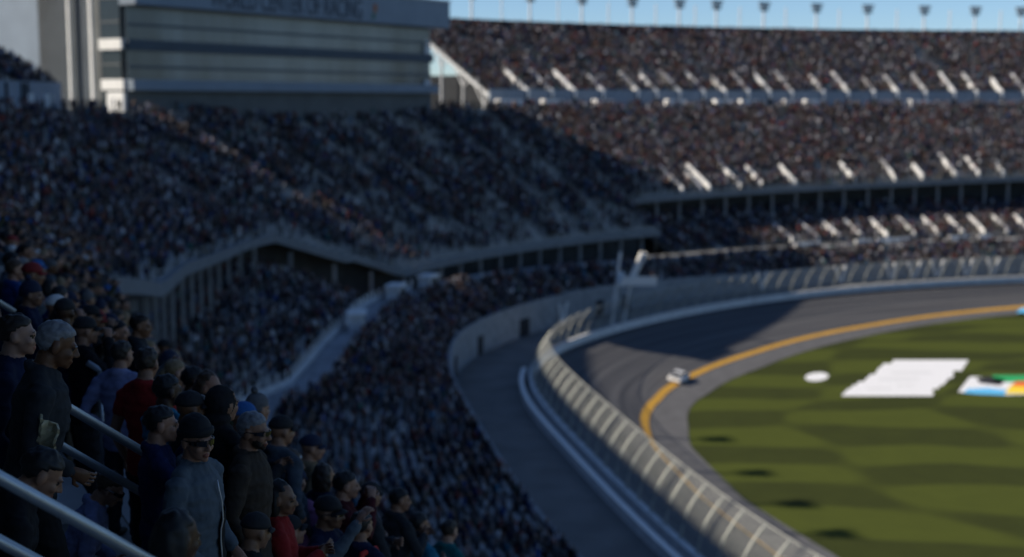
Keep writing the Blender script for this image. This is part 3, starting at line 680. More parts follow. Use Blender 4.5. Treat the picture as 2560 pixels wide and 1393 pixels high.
# ------------------------------------------------------------------ people: tagged solids -> one continuous remeshed body
SKIN, TOPT, LEGT, SHOE, HAIR, EYE, COLL = range(7)
class Body:
    def __init__(s): s.v = []; s.f = []; s.t = []
    def add(s, vs, fs, tg):
        n = len(s.v); s.v += [Vector(v) for v in vs]; s.f += [tuple(i + n for i in f) for f in fs]; s.t += [tg] * len(fs)
    def ell(s, c, r, tg, M=None, nu=14, nv=9):
        vs = []; c = Vector(c)
        for i in range(1, nv):
            ph = math.pi * i / nv
            for j in range(nu):
                th = 2 * math.pi * j / nu; vs.append(Vector((r[0] * math.sin(ph) * math.cos(th), r[1] * math.sin(ph) * math.sin(th), r[2] * math.cos(ph))) + c)
        vs.append(c + Vector((0, 0, r[2]))); vs.append(c - Vector((0, 0, r[2]))); fs = []
        for i in range(nv - 2):
            for j in range(nu):
                j2 = (j + 1) % nu; fs.append((i * nu + j, (i + 1) * nu + j, (i + 1) * nu + j2, i * nu + j2))
        t = len(vs) - 2
        for j in range(nu): fs.append((t, j, (j + 1) % nu)); fs.append((t + 1, (nv - 2) * nu + (j + 1) % nu, (nv - 2) * nu + j))
        if M: vs = [M @ v for v in vs]
        s.add(vs, fs, tg)
    def limb(s, pts, rad, tg, side=None, seg=14):
        pts = [Vector(p) for p in pts]; rings = []; prev = None
        # rounded ends
        d0 = (pts[0] - pts[1]).normalized(); d1 = (pts[-1] - pts[-2]).normalized()
        def rr(r): return r if isinstance(r, tuple) else (r, r)
        r0 = rr(rad[0]); r1 = rr(rad[-1])
        P_ = [pts[0] + d0 * min(r0) * .6] + pts + [pts[-1] + d1 * min(r1) * .6]
        R_ = [(r0[0] * .45, r0[1] * .45)] + [rr(r) for r in rad] + [(r1[0] * .45, r1[1] * .45)]
        for i, p in enumerate(P_):
            d = (P_[min(i + 1, len(P_) - 1)] - P_[max(i - 1, 0)]).normalized()
            a = Vector(side) if side else (prev if prev else (Vector((1, 0, 0)) if abs(d.x) < .9 else Vector((0, 1, 0))))
            a = (a - d * a.dot(d)).normalized(); b = d.cross(a); prev = a
            rings.append([p + a * (R_[i][0] * math.cos(2 * math.pi * k / seg)) + b * (R_[i][1] * math.sin(2 * math.pi * k / seg)) for k in range(seg)])
        vs = [v for q in rings for v in q]; fs = []
        for i in range(len(P_) - 1):
            for k in range(seg):
                k2 = (k + 1) % seg; fs.append((i * seg + k, i * seg + k2, (i + 1) * seg + k2, (i + 1) * seg + k))
        fs.append(tuple(range(seg - 1, -1, -1))); n = (len(P_) - 1) * seg; fs.append(tuple(n + k for k in range(seg)))
        s.add(vs, fs, tg)

def hand(B, wrist, d, n, thumb_side, curl=.5, tg=SKIN):
    """palm, four separate curled fingers and a thumb; d points along the hand, n out of the palm"""
    d = d.normalized(); n = (n - d * n.dot(d)).normalized(); sd = d.cross(n).normalized() * thumb_side
    B.limb([wrist - d * .02, wrist + d * .04, wrist + d * .085], [(.026, .02), (.038, .016), (.04, .014)], tg, side=sd, seg=10)
    for i, (off, ln) in enumerate(((.031, .068), (.011, .078), (-.010, .073), (-.030, .058))):
        p = wrist + d * .085 + sd * off; pts = [p - d * .01]; cur = d.copy(); ang = 0
        for j, fr in enumerate((.45, .32, .23)):
            ang += curl * (.9 if j == 0 else 1.1); dd = (d * math.cos(ang) + n * math.sin(ang) + sd * off * 2.0).normalized()
            p = p + dd * ln * fr; pts.append(p.copy())
        B.limb(pts, [.0092, .0088, .008, .0068], tg, side=sd, seg=7)
    p = wrist + d * .025 + sd * .03; q1 = p + (sd * .8 + d * .55 + n * .25).normalized() * .035; q2 = q1 + (d * .9 + sd * .25 + n * .35).normalized() * .032
    B.limb([p - sd * .01, q1, q2], [.0125, .0105, .008], tg, side=n, seg=7)

def sstep(x): x = min(1, max(0, x)); return x * x * (3 - 2 * x)

POSES = {}
def make_pose(name, elbows, wrists, palm, lean=0., turn=0., head=(0, 0, 0), legs=None, voxel=.012, hood=False, coat=False, short=False, curl=.5, seated=False, wide=1., beard=False, hand_dirs=None):
    """elbows / wrists: (right, left) in an upright frame facing +Y"""
    B = Body(); Hn = Body()
    hipz = .93 if not seated else .52
    dz = hipz - .93
    def U(p):
        p = Vector(p); t = sstep((p.z - .88) / .35)
        Mx = Matrix.Rotation(-lean * t, 3, 'X') @ Matrix.Rotation(turn * t, 3, 'Z')
        q = Mx @ (p - Vector((0, 0, .93))) + Vector((0, 0, .93)); q.z += dz; return q
    def UB(vs): return [U(v) for v in vs]
    # torso
    tor = [(0, -.005, .84, .165, .125), (0, -.005, .95, .172, .128), (0, .0, 1.07, .160, .118), (0, .005, 1.2, .178, .132), (0, .0, 1.32, .196, .135), (0, -.01, 1.40, .188, .115), (0, -.015, 1.455, .125, .085), (0, -.012, 1.49, .075, .07)]
    low = tor[0][2] if not coat else .52
    pts = [Vector((x, y, z)) for x, y, z, _, _ in tor]; rad = [(rx * wide, ry * wide) for *_, rx, ry in tor]
    if coat: pts = [Vector((0, 0, .55))] + pts; rad = [(.205 * wide, .16 * wide)] + rad
    B.limb(UB(pts), rad, TOPT, side=(1, 0, 0), seg=18)
    B.limb(UB([(0, 0, .80), (0, 0, .93)]), [(.155, .115), (.16, .118)], LEGT, side=(1, 0, 0))
    # arms
    hds = []
    for i, sx in enumerate((1, -1)):
        S = Vector((sx * .185 * wide, -.005, 1.405)); E = Vector(elbows[i]); W = Vector(wrists[i])
        S, E, W = U(S), U(E), U(W); m1 = (S + E) / 2; m2 = E.lerp(W, .4)
        B.ell(S + Vector((-sx * .012, 0, -.012)), (.060, .060, .058), TOPT)
        B.limb([U((sx * .05, -.03, 1.475)), U((sx * .155, -.012, 1.425))], [.05, .05], TOPT)
        if short:
            B.limb([S, m1], [.066, .062], TOPT); B.limb([m1, E, m2, W], [.047, .042, .042, .028], SKIN)
        else:
            B.limb([S, m1, E, m2, W - (W - E).normalized() * .015], [.068, .058, .052, .050, .040], TOPT); B.limb([m2, W], [.03, .027], SKIN)
        hd = (W - E).normalized() if not hand_dirs else (hand_dirs[i] and Vector(hand_dirs[i]) or (W - E).normalized())
        hand(Hn, W, hd, Vector(palm[i]), sx if palm[i][2] > .5 else -sx, curl)
    # legs
    if legs is None: legs = (((.11, .01, .49), (.12, -.02, .09)), ((-.11, .02, .49), (-.12, .0, .09)))
    for i, sx in enumerate((1, -1)):
        K, A = [Vector(v) for v in legs[i]]; Hp = Vector((sx * .09, 0, hipz - .02))
        B.limb([Hp, Hp.lerp(K, .5), K, K.lerp(A, .35), A], [.095, .083, .066, .062, .05], LEGT)
        f = Vector((sx * .12, 1, 0)).normalized()
        B.limb([A + Vector((0, -.03, -.045)), A + f * .07 + Vector((0, 0, -.045)), A + f * .17 + Vector((0, 0, -.058))], [(.04, .045), (.045, .04), (.042, .026)], SHOE, side=(1, 0, 0))
    # neck and head
    yaw, pitch, roll = head
    piv = Vector((0, -.01, 1.51)); HM = Matrix.Translation(U(piv)) @ (Matrix.Rotation(-lean * .6, 4, 'X') @ Matrix.Rotation(yaw + turn, 4, 'Z') @ Matrix.Rotation(-pitch, 4, 'X') @ Matrix.Rotation(roll, 4, 'Y')) @ Matrix.Translation(Vector((0, .028, .125)))
    B.limb([U((0, -.02, 1.44)), HM @ Vector((0, -.03, -.06))], [.062, .056], SKIN)
    h = lambda c, r, t=SKIN, nu=14, nv=9: B.ell(c, r, t, HM, nu, nv)
    h((0, -.012, .03), (.076, .097, .09)); h((0, .03, -.03), (.061, .066, .084)); h((0, .045, -.076), (.047, .044, .034), SKIN if not beard else HAIR)
    h((0, .076, -.098), (.022, .019, .017), SKIN if not beard else HAIR); h((0, .083, .020), (.052, .018, .012))
    for sx in (1, -1):
        h((sx * .036, .068, -.032), (.024, .024, .024)); h((sx * .079, -.008, -.012), (.011, .024, .034)); h((sx * .031, .0835, -.001), (.0115, .0095, .0055), EYE, 10, 6)
        h((sx * .031, .0965, .020), (.020, .008, .0048), HAIR, 10, 6); h((sx * .012, .108, -.037), (.009, .011, .008))
        if beard: h((sx * .045, .05, -.065), (.02, .035, .03), HAIR)
    B.limb([HM @ Vector((0, .095, .012)), HM @ Vector((0, .112, -.016)), HM @ Vector((0, .121, -.034))], [.008, .011, .013], SKIN)
    h((0, .0965, -.0665), (.023, .010, .005), COLL, 10, 6); h((0, .0955, -.0745), (.020, .010, .0055), COLL, 10, 6)
    # collar
    for k in range(14):
        a_ = 2 * math.pi * k / 14
        B.ell(U((.075 * math.cos(a_), -.015 + .075 * math.sin(a_), 1.485 - .018 * math.sin(a_))), (.024, .024, .03), TOPT, None, 7, 5)
    if hood:
        h((0, -.028, .018), (.088, .108, .114), TOPT); h((0, -.05, -.09), (.085, .09, .06), TOPT); 
    # continuous surface
    me = bpy.data.meshes.new('src'); me.from_pydata([tuple(v) for v in B.v], [], B.f); me.update()
    ob = bpy.data.objects.new('src', me); link(ob)
    md = ob.modifiers.new('r', 'REMESH'); md.mode = 'VOXEL'; md.voxel_size = voxel; md.adaptivity = 0
    sm = ob.modifiers.new('s', 'SMOOTH'); sm.factor = .5; sm.iterations = 2
    dg = bpy.context.evaluated_depsgraph_get(); res = bpy.data.meshes.new_from_object(ob.evaluated_get(dg))
    tree = BVHTree.FromPolygons(B.v, B.f)
    def face_tags(m):
        out = []
        for p in m.polygons:
            # the outermost tagged solid near the surface
            _, nn, idx, dist = tree.find_nearest(p.center); out.append(B.t[idx])
        return out
    tg = face_tags(res)
    # cloth folds
    co = np.empty(len(res.vertices) * 3); res.vertices.foreach_get('co', co); co = co.reshape(-1, 3)
    nor = np.array([v.normal[:] for v in res.vertices]); vt = np.full(len(co), -1)
    for p, t in zip(res.polygons, tg):
        for vi in p.vertices: vt[vi] = max(vt[vi], t) if t in (TOPT, LEGT) else max(vt[vi], -1)
    for i in range(len(co)):
        if vt[i] in (TOPT, LEGT):
            c = Vector(co[i]); w = noise.noise(Vector((c.x * 9, c.y * 9, c.z * 20 + 3))) + .5 * noise.noise(c * 34)
            w += .8 * (1 - abs(noise.noise(Vector((c.x * 5 + 4, c.y * 5, c.z * 11))) * 3)) ; co[i] += nor[i] * (w * .0085)
    res.vertices.foreach_set('co', co.reshape(-1))
    # low detail copies for the crowd: hair added as a solid
    h((0, -.022, .045), (.083, .10, .09), HAIR)
    bpy.data.objects.remove(ob)
    lods = []
    for vx, ratio in ((.03, .07), (.05, .055)):
        me2 = bpy.data.meshes.new('src2'); me2.from_pydata([tuple(v) for v in B.v + Hn.v], [], B.f + [tuple(i + len(B.v) for i in f) for f in Hn.f]); me2.update()
        ob = bpy.data.objects.new('src2', me2); link(ob)
        md = ob.modifiers.new('r', 'REMESH'); md.mode = 'VOXEL'; md.voxel_size = vx
        dc = ob.modifiers.new('d', 'DECIMATE'); dc.ratio = ratio if vx < .04 else .1; dc.use_collapse_triangulate = True
        dg = bpy.context.evaluated_depsgraph_get(); r2 = bpy.data.meshes.new_from_object(ob.evaluated_get(dg)); bpy.data.objects.remove(ob)
        V = np.array([v.co[:] for v in r2.vertices]); F = np.array([p.vertices[:] for p in r2.polygons if len(p.vertices) == 3])
        tree2 = BVHTree.FromPolygons(B.v, B.f)
        lods.append((V, F, np.array([B.t[tree2.find_nearest(Vector(v))[2]] for v in V])))
    # join the hands
    nv = [tuple(v) for v in co] + [tuple(v) for v in Hn.v]
    nf = [tuple(p.vertices) for p in res.polygons] + [tuple(i + len(co) for i in f) for f in Hn.f]
    tags = tg + Hn.t
    fm = bpy.data.meshes.new('person_' + name); fm.from_pydata(nv, [], nf); fm.update()
    for k in range(7): fm.materials.append(None)
    fm.polygons.foreach_set('material_index', tags); fm.polygons.foreach_set('use_smooth', [True] * len(fm.polygons)); fm.update()
    eyez = (HM @ Vector((0, 0, 0)))
    POSES[name] = dict(mesh=fm, head=HM, lods=lods, hc=eyez, hands=[U(wrists[0]), U(wrists[1])])

DN = ((0, 0, -1), (0, 0, -1)); IN = ((-1, .2, 0), (1, .2, 0)); UPP = ((-.5, .2, .8), (.5, .2, .8))
relE = ((.27, -.05, 1.12), (-.27, -.05, 1.12)); relW = ((.29, .06, .88), (-.29, .06, .88))
make_pose('relaxed', relE, relW, IN, head=(.1, .05, 0), curl=.45)
make_pose('pockets', ((.31, -.12, 1.13), (-.31, -.12, 1.13)), ((.2, .06, .95), (-.2, .06, .95)), IN, head=(-.25, .08, 0), turn=.15)
make_pose('folded', ((.29, .05, 1.13), (-.29, .05, 1.13)), ((-.10, .2, 1.17), (.10, .22, 1.21)), ((0, -1, .2), (0, -1, .2)), head=(.3, .05, .05))
make_pose('camera', ((.30, .16, 1.28), (-.30, .16, 1.26)), ((.09, .22, 1.53), (-.09, .22, 1.53)), ((-1, 0, .1), (1, 0, .1)), head=(0, .05, 0), curl=.8)
make_pose('phone', ((.25, .05, 1.12), (-.25, .05, 1.12)), ((.08, .30, 1.25), (-.07, .28, 1.2)), ((-.3, -.4, .8), (.3, -.4, .8)), head=(0, .4, 0), lean=.08, curl=.7)
make_pose('clap', ((.28, .08, 1.12), (-.28, .08, 1.12)), ((.04, .30, 1.22), (-.04, .30, 1.22)), ((-1, 0, .2), (1, 0, .2)), head=(-.3, .1, 0), curl=.15)
make_pose('raised', ((.30, .20, 1.48), (-.27, -.05, 1.12)), ((.34, .38, 1.72), (-.29, .06, .88)), ((0, 1, .3), (1, .2, 0)), head=(-.1, -.1, 0), curl=.4)
make_pose('bending', ((.27, .12, 1.08), (-.27, .12, 1.08)), ((.14, .32, 1.0), (-.14, .32, .98)), ((-.5, -.2, .8), (.5, -.2, .8)), lean=.5, head=(.1, .25, 0), curl=.6)
make_pose('walking', ((.26, -.16, 1.14), (-.27, .03, 1.12)), ((.25, -.08, .90), (-.26, .22, .98)), IN, lean=.14, head=(0, .12, 0), legs=(((.10, .10, .50), (.11, .16, .10)), ((-.10, -.02, .50), (-.11, -.26, .16))))
make_pose('seated', ((.27, .02, 1.1), (-.27, .02, 1.1)), ((.12, .30, 1.02), (-.12, .30, 1.02)), ((-.3, 0, .9), (.3, 0, .9)), lean=.15, head=(.2, .1, 0), seated=True, legs=(((.13, .40, .50), (.13, .36, .09)), ((-.13, .40, .50), (-.13, .36, .09))))
make_pose('shirtsleeves', relE, relW, IN, head=(.25, .12, 0), short=True, turn=.1)
make_pose('shirt_clap', ((.28, .08, 1.12), (-.28, .08, 1.12)), ((.06, .30, 1.2), (-.05, .30, 1.17)), ((-1, 0, .2), (1, 0, .2)), head=(-.2, .05, 0), short=True, curl=.3)
# figures in the sharpest part of the picture
make_pose('hero', ((.27, -.02, 1.12), (-.29, -.06, 1.12)), ((.22, .16, .93), (-.24, .12, .92)), IN, head=(-.45, .10, .03), turn=-.1, voxel=.0075, wide=1.03)
make_pose('bearded', relE, ((.28, .10, .88), (-.28, .08, .88)), IN, head=(-.15, .12, 0), voxel=.009, coat=True, beard=True, wide=1.02)
make_pose('elder', ((.27, -.02, 1.12), (-.26, -.1, 1.13)), ((.24, .2, 1.0), (-.27, .0, .9)), IN, head=(.05, .22, 0), lean=.16, voxel=.009, legs=(((.10, .10, .50), (.11, .16, .10)), ((-.10, -.02, .50), (-.11, -.26, .16))), wide=1.08)
make_pose('filming', ((.30, .14, 1.26), (-.26, .05, 1.2)), ((.06, .20, 1.57), (-.08, .20, 1.48)), ((-1, 0, .1), (1, 0, .1)), head=(0, .05, 0), curl=.9, voxel=.009)
make_pose('hooded', ((.28, -.08, 1.13), (-.28, -.08, 1.13)), ((.18, .08, .98), (-.18, .08, .98)), IN, head=(.1, .1, 0), hood=True, wide=1.08)
make_pose('crouching', ((.27, .10, 1.08), (-.27, .10, 1.1)), ((.16, .34, 1.02), (-.14, .30, 1.04)), ((-.5, -.2, .8), (.5, -.2, .8)), lean=.4, head=(.0, .35, 0), curl=.6, seated=True, voxel=.009, legs=(((.13, .40, .50), (.13, .36, .09)), ((-.13, .40, .50), (-.13, .36, .09))))
make_pose('stooping', ((.27, .10, 1.08), (-.27, .10, 1.1)), ((.16, .34, .98), (-.14, .30, 1.0)), ((-.5, -.2, .8), (.5, -.2, .8)), lean=.42, head=(.0, .45, 0), curl=.6, voxel=.009)
print('poses', round(time.time() - T0, 1))

# hair and headgear, in head space
def shell_mesh(name, m, c, r, cut, amp=.004, nu=40, nv=30, seed=0, extra=None, freq=38):
    vs = []; fs = []
    for i in range(nv + 1):
        ph = math.pi * i / nv
        for j in range(nu):
            th = 2 * math.pi * j / nu; d = Vector((math.sin(ph) * math.cos(th), math.sin(ph) * math.sin(th), math.cos(ph)))
            v = Vector((d.x * r[0], d.y * r[1], d.z * r[2])) + Vector(c)
            v += d * (amp * noise.noise(v * freq + Vector((seed, 0, 0))) * 2)
            k = cut(v)
            if k < 1: v = Vector(c) * (1 - k) + v * k * 1.0 if False else Vector((0, -.01, .02)) + (v - Vector((0, -.01, .02))) * (.72 + .28 * k)
            vs.append(v)
    for i in range(nv):
        for j in range(nu):
            j2 = (j + 1) % nu; fs.append((i * nu + j, (i + 1) * nu + j, (i + 1) * nu + j2, i * nu + j2))
    if extra:
        ev, ef = extra; n = len(vs); vs += ev; fs += [tuple(i + n for i in f) for f in ef]
    me = bpy.data.meshes.new(name); me.from_pydata([tuple(v) for v in vs], [], fs); me.materials.append(m)
    me.polygons.foreach_set('use_smooth', [True] * len(me.polygons)); me.update(); return me
def cut_short(v):
    line = .072 - .25 * abs(v.x) if v.y > .035 else (.052 if v.y > .012 else (.030 if v.y > -.022 else (-.01 - (-.022 - v.y) * 1.2)))
    line = max(line, -.07)
    return sstep((v.z - line) / .012 + .5)
def cut_long(v):
    return 1.0 if (v.y < .0 or v.z > .06) else sstep((v.z - .06) / .012 + .5)
def cut_beanie(v): return sstep((v.z - (.028 if v.y > 0 else -.02)) / .01 + .5)
def cut_cap(v): return sstep((v.z - .035) / .01 + .5)
def brim():
    ev = []; ef = []; n = 9
    for k in range(n):
        a = math.radians(205 + 0) ; t = (k / (n - 1) - .5) * 2; x = t * .072
        y0 = .088 * math.sqrt(max(0, 1 - (x / .09) ** 2)) - .012; y1 = y0 + .068 * (1 - .55 * t * t)
        zc = .040 - .014 * t * t
        ev += [Vector((x, y0, zc)), Vector((x, y1, zc - .018)), Vector((x, y1, zc - .024)), Vector((x, y0, zc - .008))]
    for k in range(n - 1):
        for q in range(4): ef.append((k * 4 + q, (k + 1) * 4 + q, (k + 1) * 4 + (q + 1) % 4, k * 4 + (q + 1) % 4))
    return ev, ef
def cuff(z0, z1, rx, ry, y0):
    ev = []; ef = []; n = 28
    prof = ((0, z0), (.008, z0 + .004), (.011, (z0 + z1) / 2), (.008, z1 - .004), (0, z1))
    for k in range(n):
        a = 2 * math.pi * k / n
        tl = .03 * math.sin(a)      # dips towards the nape
        for o_, z in prof: ev.append(Vector(((rx + o_) * math.cos(a), y0 + (ry + o_) * math.sin(a), z + tl * .6)))
    m = len(prof)
    for k in range(n):
        k2 = (k + 1) % n
        for q in range(m - 1): ef.append((k * m + q, k2 * m + q, k2 * m + q + 1, k * m + q + 1))
    return ev, ef
def bun(ev=None): 
    b = Body(); b.ell((0, -.035, .165), (.032, .032, .03), HAIR, None, 10, 7); return b.v, b.f
def pony():
    b = Body(); b.limb([(0, -.10, .03), (0, -.135, -.02), (0, -.12, -.13)], [.026, .032, .014], HAIR); return b.v, b.f
HAIRC = [('black hair', (.008, .007, .007)), ('dark brown hair', (.022, .013, .008)), ('brown hair', (.06, .034, .018)), ('grey hair', (.20, .20, .21)), ('fair hair', (.22, .15, .075))]
HAIRM = [mat(n, c, .55, 0, .4, 60., .35) for n, c in HAIRC]
CAPC = [('black cap', (.012, .012, .014)), ('navy cap', (.012, .018, .045)), ('red cap', (.20, .018, .018)), ('white cap', (.55, .55, .55)), ('grey cap', (.10, .10, .105)), ('brown cap', (.06, .045, .03)), ('blue cap', (.02, .10, .30))]
CAPM = [mat(n, c, .8, 0, .25, 60.) for n, c in CAPC]
HM_ = {}
SH = lambda n, m, cut, **k: shell_mesh(n, m, (0, -.016, .036), (.0815, .102, .093), cut, **k)
for i, m in enumerate(HAIRM):
    HM_['short', i] = SH('hair', m, cut_short, amp=.006, seed=i * 3.1)
    HM_['long', i] = shell_mesh('hair', m, (0, -.03, -.03), (.094, .105, .17), cut_long, amp=.008, seed=i * 2.2, freq=26)
    HM_['pony', i] = SH('hair', m, cut_short, amp=.003, seed=i, extra=pony())
for i, m in enumerate(CAPM):
    HM_['cap', i] = shell_mesh('cap', m, (0, -.012, .036), (.088, .108, .098), cut_cap, amp=.002, extra=brim())
    HM_['beanie', i] = shell_mesh('beanie', m, (0, -.014, .036), (.088, .108, .112), cut_beanie, amp=.003, extra=cuff(.022, .066, .086, .105, -.014), nu=40, nv=30)
    HM_['bobble', i] = shell_mesh('beanie', m, (0, -.014, .036), (.088, .108, .112), cut_beanie, amp=.003, extra=bun())
LENS = mat('dark lenses', (.006, .007, .010), .12, 0, 0, 1, .7)
def glasses_mesh(wrap):
    b = Body(); ev = []; ef = []; n = 17
    for k in range(n):
        a = math.radians(-78 + 156 * k / (n - 1)); x = .079 * math.sin(a); y = .018 + .092 * math.cos(a) * .98 + (.004 if abs(a) < .2 else 0)
        hgt = (.0185 if wrap else .019) * (1 - .45 * abs(a) / 1.36); c = .004
        if abs(x) < .010: hgt = .006; c = .012
        for o_ in (0, .004): 
            ev += [Vector((x, y + o_, c - hgt)), Vector((x, y + o_, c + hgt))]
    for k in range(n - 1):
        q = k * 4; r = q + 4
        ef += [(q, r, r + 1, q + 1), (q + 2, q + 3, r + 3, r + 2), (q + 1, r + 1, r + 3, q + 3), (q, q + 2, r + 2, r)]
    b.add(ev, ef, 0)
    for sx in (1, -1): b.limb([(sx * .077, .035, .008), (sx * .084, -.01, .008), (sx * .082, -.03, -.004)], [.004, .004, .004], 0, seg=6)
    me = bpy.data.meshes.new('sunglasses'); me.from_pydata([tuple(v) for v in b.v], [], b.f); me.materials.append(LENS); me.update(); return me
GLASSES = glasses_mesh(True)

SKINC = [(.30, .155, .10), (.24, .12, .072), (.34, .19, .13), (.12, .052, .024), (.06, .026, .014), (.18, .09, .05)]
SKINM = [mat(f'skin tone {i}', c, .5, 0, .18, 25., .35) for i, c in enumerate(SKINC)]
LIPM = [mat(f'lip tone {i}', (c[0] * .8, c[1] * .55, c[2] * .55), .45) for i, c in enumerate(SKINC)]
EYEM = mat('eye', (.02, .018, .016), .2)
TOPS = [('black', (.010, .010, .012)), ('navy', (.010, .016, .045)), ('charcoal', (.028, .030, .034)), ('grey', (.085, .092, .10)), ('lavender', (.19, .21, .36)), ('red', (.23, .014, .014)), ('cyan', (.02, .16, .26)), ('teal', (.01, .12, .13)), ('white', (.50, .52, .56)), ('olive', (.04, .042, .022)), ('brown', (.045, .034, .026)), ('pink', (.30, .13, .26)), ('blue', (.012, .045, .17)), ('tan', (.17, .125, .075)), ('maroon', (.06, .010, .014)), ('slate', (.05, .065, .085))]
TOPM = {n: mat(n + ' cloth', c, .85, 0, .3, 18., .15, bump=.2) for n, c in TOPS}
LEGS = [('dark jeans', (.014, .02, .035)), ('black trousers', (.010, .010, .011)), ('grey trousers', (.05, .05, .052)), ('khaki trousers', (.11, .09, .06)), ('blue jeans', (.03, .05, .09))]
LEGM = [mat(n, c, .85, 0, .3, 20., .15) for n, c in LEGS]
SHOEM = [mat('black shoes', (.012, .012, .012), .6), mat('pale trainers', (.35, .35, .35), .7)]

people = []
def person(loc, face, pose, top, legs, skin, hair, label, scale=1., glasses=False, shoes=0, top_mat=None, group=None):
    ps = POSES[pose]; o = bpy.data.objects.new('person', ps['mesh'])
    link(o); o.location = loc; o.rotation_euler.z = face; o.scale = (scale,) * 3
    hk, hi = hair
    hairm = HAIRM[hi] if hk in ('short', 'long', 'pony') else HAIRM[random.choice((0, 1, 2))]
    ms = (SKINM[skin], top_mat or TOPM[top], LEGM[legs], SHOEM[shoes], hairm, EYEM, LIPM[skin])
    for k, m in enumerate(ms):
        o.material_slots[k].link = 'OBJECT'; o.material_slots[k].material = m
    tag(o, label, 'person', group)
    if hk:
        if hk in ('cap', 'beanie', 'bobble'):
            pass
        h = bpy.data.objects.new({'cap': 'cap', 'beanie': 'beanie', 'bobble': 'beanie'}.get(hk, 'hair'), HM_[hk, hi]); link(h, o); h.matrix_local = ps['head']
    if glasses:
        g = bpy.data.objects.new('sunglasses', GLASSES); link(g, o); g.matrix_local = ps['head']
    people.append(o)
    return o

def tread_near(x, y):
    """station, setback and tread height of the near bank under a plan point"""
    i = int(np.argmin((FX - x) ** 2 + (FY - y) ** 2)); a = HD[i]
    b = -(x - FX[i]) * math.cos(a) + (y - FY[i]) * math.sin(a)
    b += dlt(float(SG[i]))
    k = math.floor((b - 20.4) / .8 + 1e-6); bb = 20.4 + .8 * k
    return float(SG[i]), b, hU(bb, float(SG[i])) if bb < 57.5 else 34.1, float(a)

def facing(dx, dy): return math.atan2(-dx, dy)
LOG = []
def by_head(px, py, t, pose, face, top, legs, skin, hair, label, **kw):
    """stand a figure on its step so that the head comes where the photograph has it"""
    hc = POSES[pose]['hc']; best = None
    for f in np.arange(.97, 1.22, .01):
        hp = at(px, py, t * f); sc = 1.0
        off = Matrix.Rotation(face, 3, 'Z') @ Vector((hc.x, hc.y, 0))
        s, b, z, a = tread_near(hp.x - off.x, hp.y - off.y)
        for up in (0, .44):      # on the tread, or up on the bench
            raw = (hp.z - z - up) / hc.z; cost = max(0, abs(raw - .98) - .05) * 6 + abs(f - 1.04) + up * .12
            if best is None or cost < best[0]: best = (cost, f, raw, z)
    _, f, raw, z = best; hp = at(px, py, t * f); sc = min(1.07, max(.92, raw))
    LOG.append((round(px), round(py), round(float(f), 2), round(raw, 2)))
    off = Matrix.Rotation(face, 3, 'Z') @ Vector((hc.x, hc.y, 0)) * sc
    return person((hp.x - off.x, hp.y - off.y, hp.z - sc * hc.z), face, pose, top, legs, skin, hair, label, scale=sc, **kw)
NR = (.906, .423)                       # straight down the near bank, towards the track
def fdir(deg):                          # 0 = towards the track, positive turns towards the camera (clockwise)
    a = math.radians(-deg); return facing(NR[0] * math.cos(a) - NR[1] * math.sin(a), NR[0] * math.sin(a) + NR[1] * math.cos(a))
JK = mat('hero grey jacket', (.085, .105, .125), .8, 0, .25, 14., .15, bump=.25)
hero = by_head(492, 1098, 7.6, 'hero', fdir(36), 'grey', 0, 0, ('beanie', 0), 'person in a grey jacket, black knitted beanie and dark wraparound sunglasses looking back up', glasses=True, top_mat=JK)
by_head(44, 838, 7.7, 'relaxed', fdir(20), 'navy', 0, 2, ('short', 1), 'dark haired person in a navy jacket standing at the upper end of the handrails')
elder = by_head(142, 862, 6.9, 'elder', fdir(8), 'charcoal', 1, 3, ('short', 3), 'grey haired person in a dark coat walking down the aisle between the handrails')
by_head(215, 828, 11.5, 'filming', fdir(-8), 'black', 2, 1, ('cap', 0), 'person in black top and grey trousers filming with raised hands below the upper handrail')
by_head(306, 888, 10.8, 'pockets', fdir(-45), 'lavender', 0, 0, ('short', 1), 'person seen from behind in a pale lavender shirt beside the red T-shirt')
by_head(368, 910, 9.9, 'shirtsleeves', fdir(-35), 'red', 1, 1, ('short', 1), 'person seen from behind in a bright red T-shirt with dark hair')
by_head(420, 978, 9.3, 'shirt_clap', fdir(-25), 'cyan', 0, 4, ('short', 0), 'black haired person in a cyan shirt in front of the red T-shirt')
film = by_head(404, 1062, 8.3, 'filming', fdir(10), 'navy', 0, 0, ('short', 0), 'person in a navy sweater holding a phone up to the eye beside the black beanie', top_mat=mat('navy sweater', (.012, .02, .07), .85, 0, .3, 18., .15, bump=.2))
by_head(558, 1012, 8.7, 'hooded', fdir(-20), 'black', 1, 1, (None, 0), 'hooded person in a long black coat right behind the black beanie', top_mat=mat('black hoodie', (.018, .018, .020), .9, 0, .3, 15., .1, bump=.2))
by_head(634, 1078, 8.6, 'bearded', fdir(30), 'brown', 1, 1, ('short', 3), 'bearded grey haired person in sunglasses and a long brown coat', glasses=True).material_slots[4].material = HAIRM[1]
capman = by_head(476, 1022, 9.0, 'folded', fdir(0), 'black', 1, 3, ('cap', 0), 'person in a black cap just above the black beanie')
by_head(524, 968, 10.6, 'clap', fdir(25), 'charcoal', 0, 0, ('long', 2), 'brown long haired person in a charcoal jacket above the black hood')
by_head(486, 952, 11.3, 'relaxed', fdir(10), 'black', 0, 4, ('short', 0), 'dark skinned person in black beside the brown long haired person')
by_head(440, 932, 12.6, 'clap', fdir(-20), 'charcoal', 0, 2, ('pony', 4), 'fair haired person with a ponytail in the crowd above the cyan shirt')
stooped = by_head(104, 1186, 6.3, 'crouching', fdir(0), 'black', 1, 1, ('short', 0), 'stooping black haired person in a black jacket behind the nearest handrail')
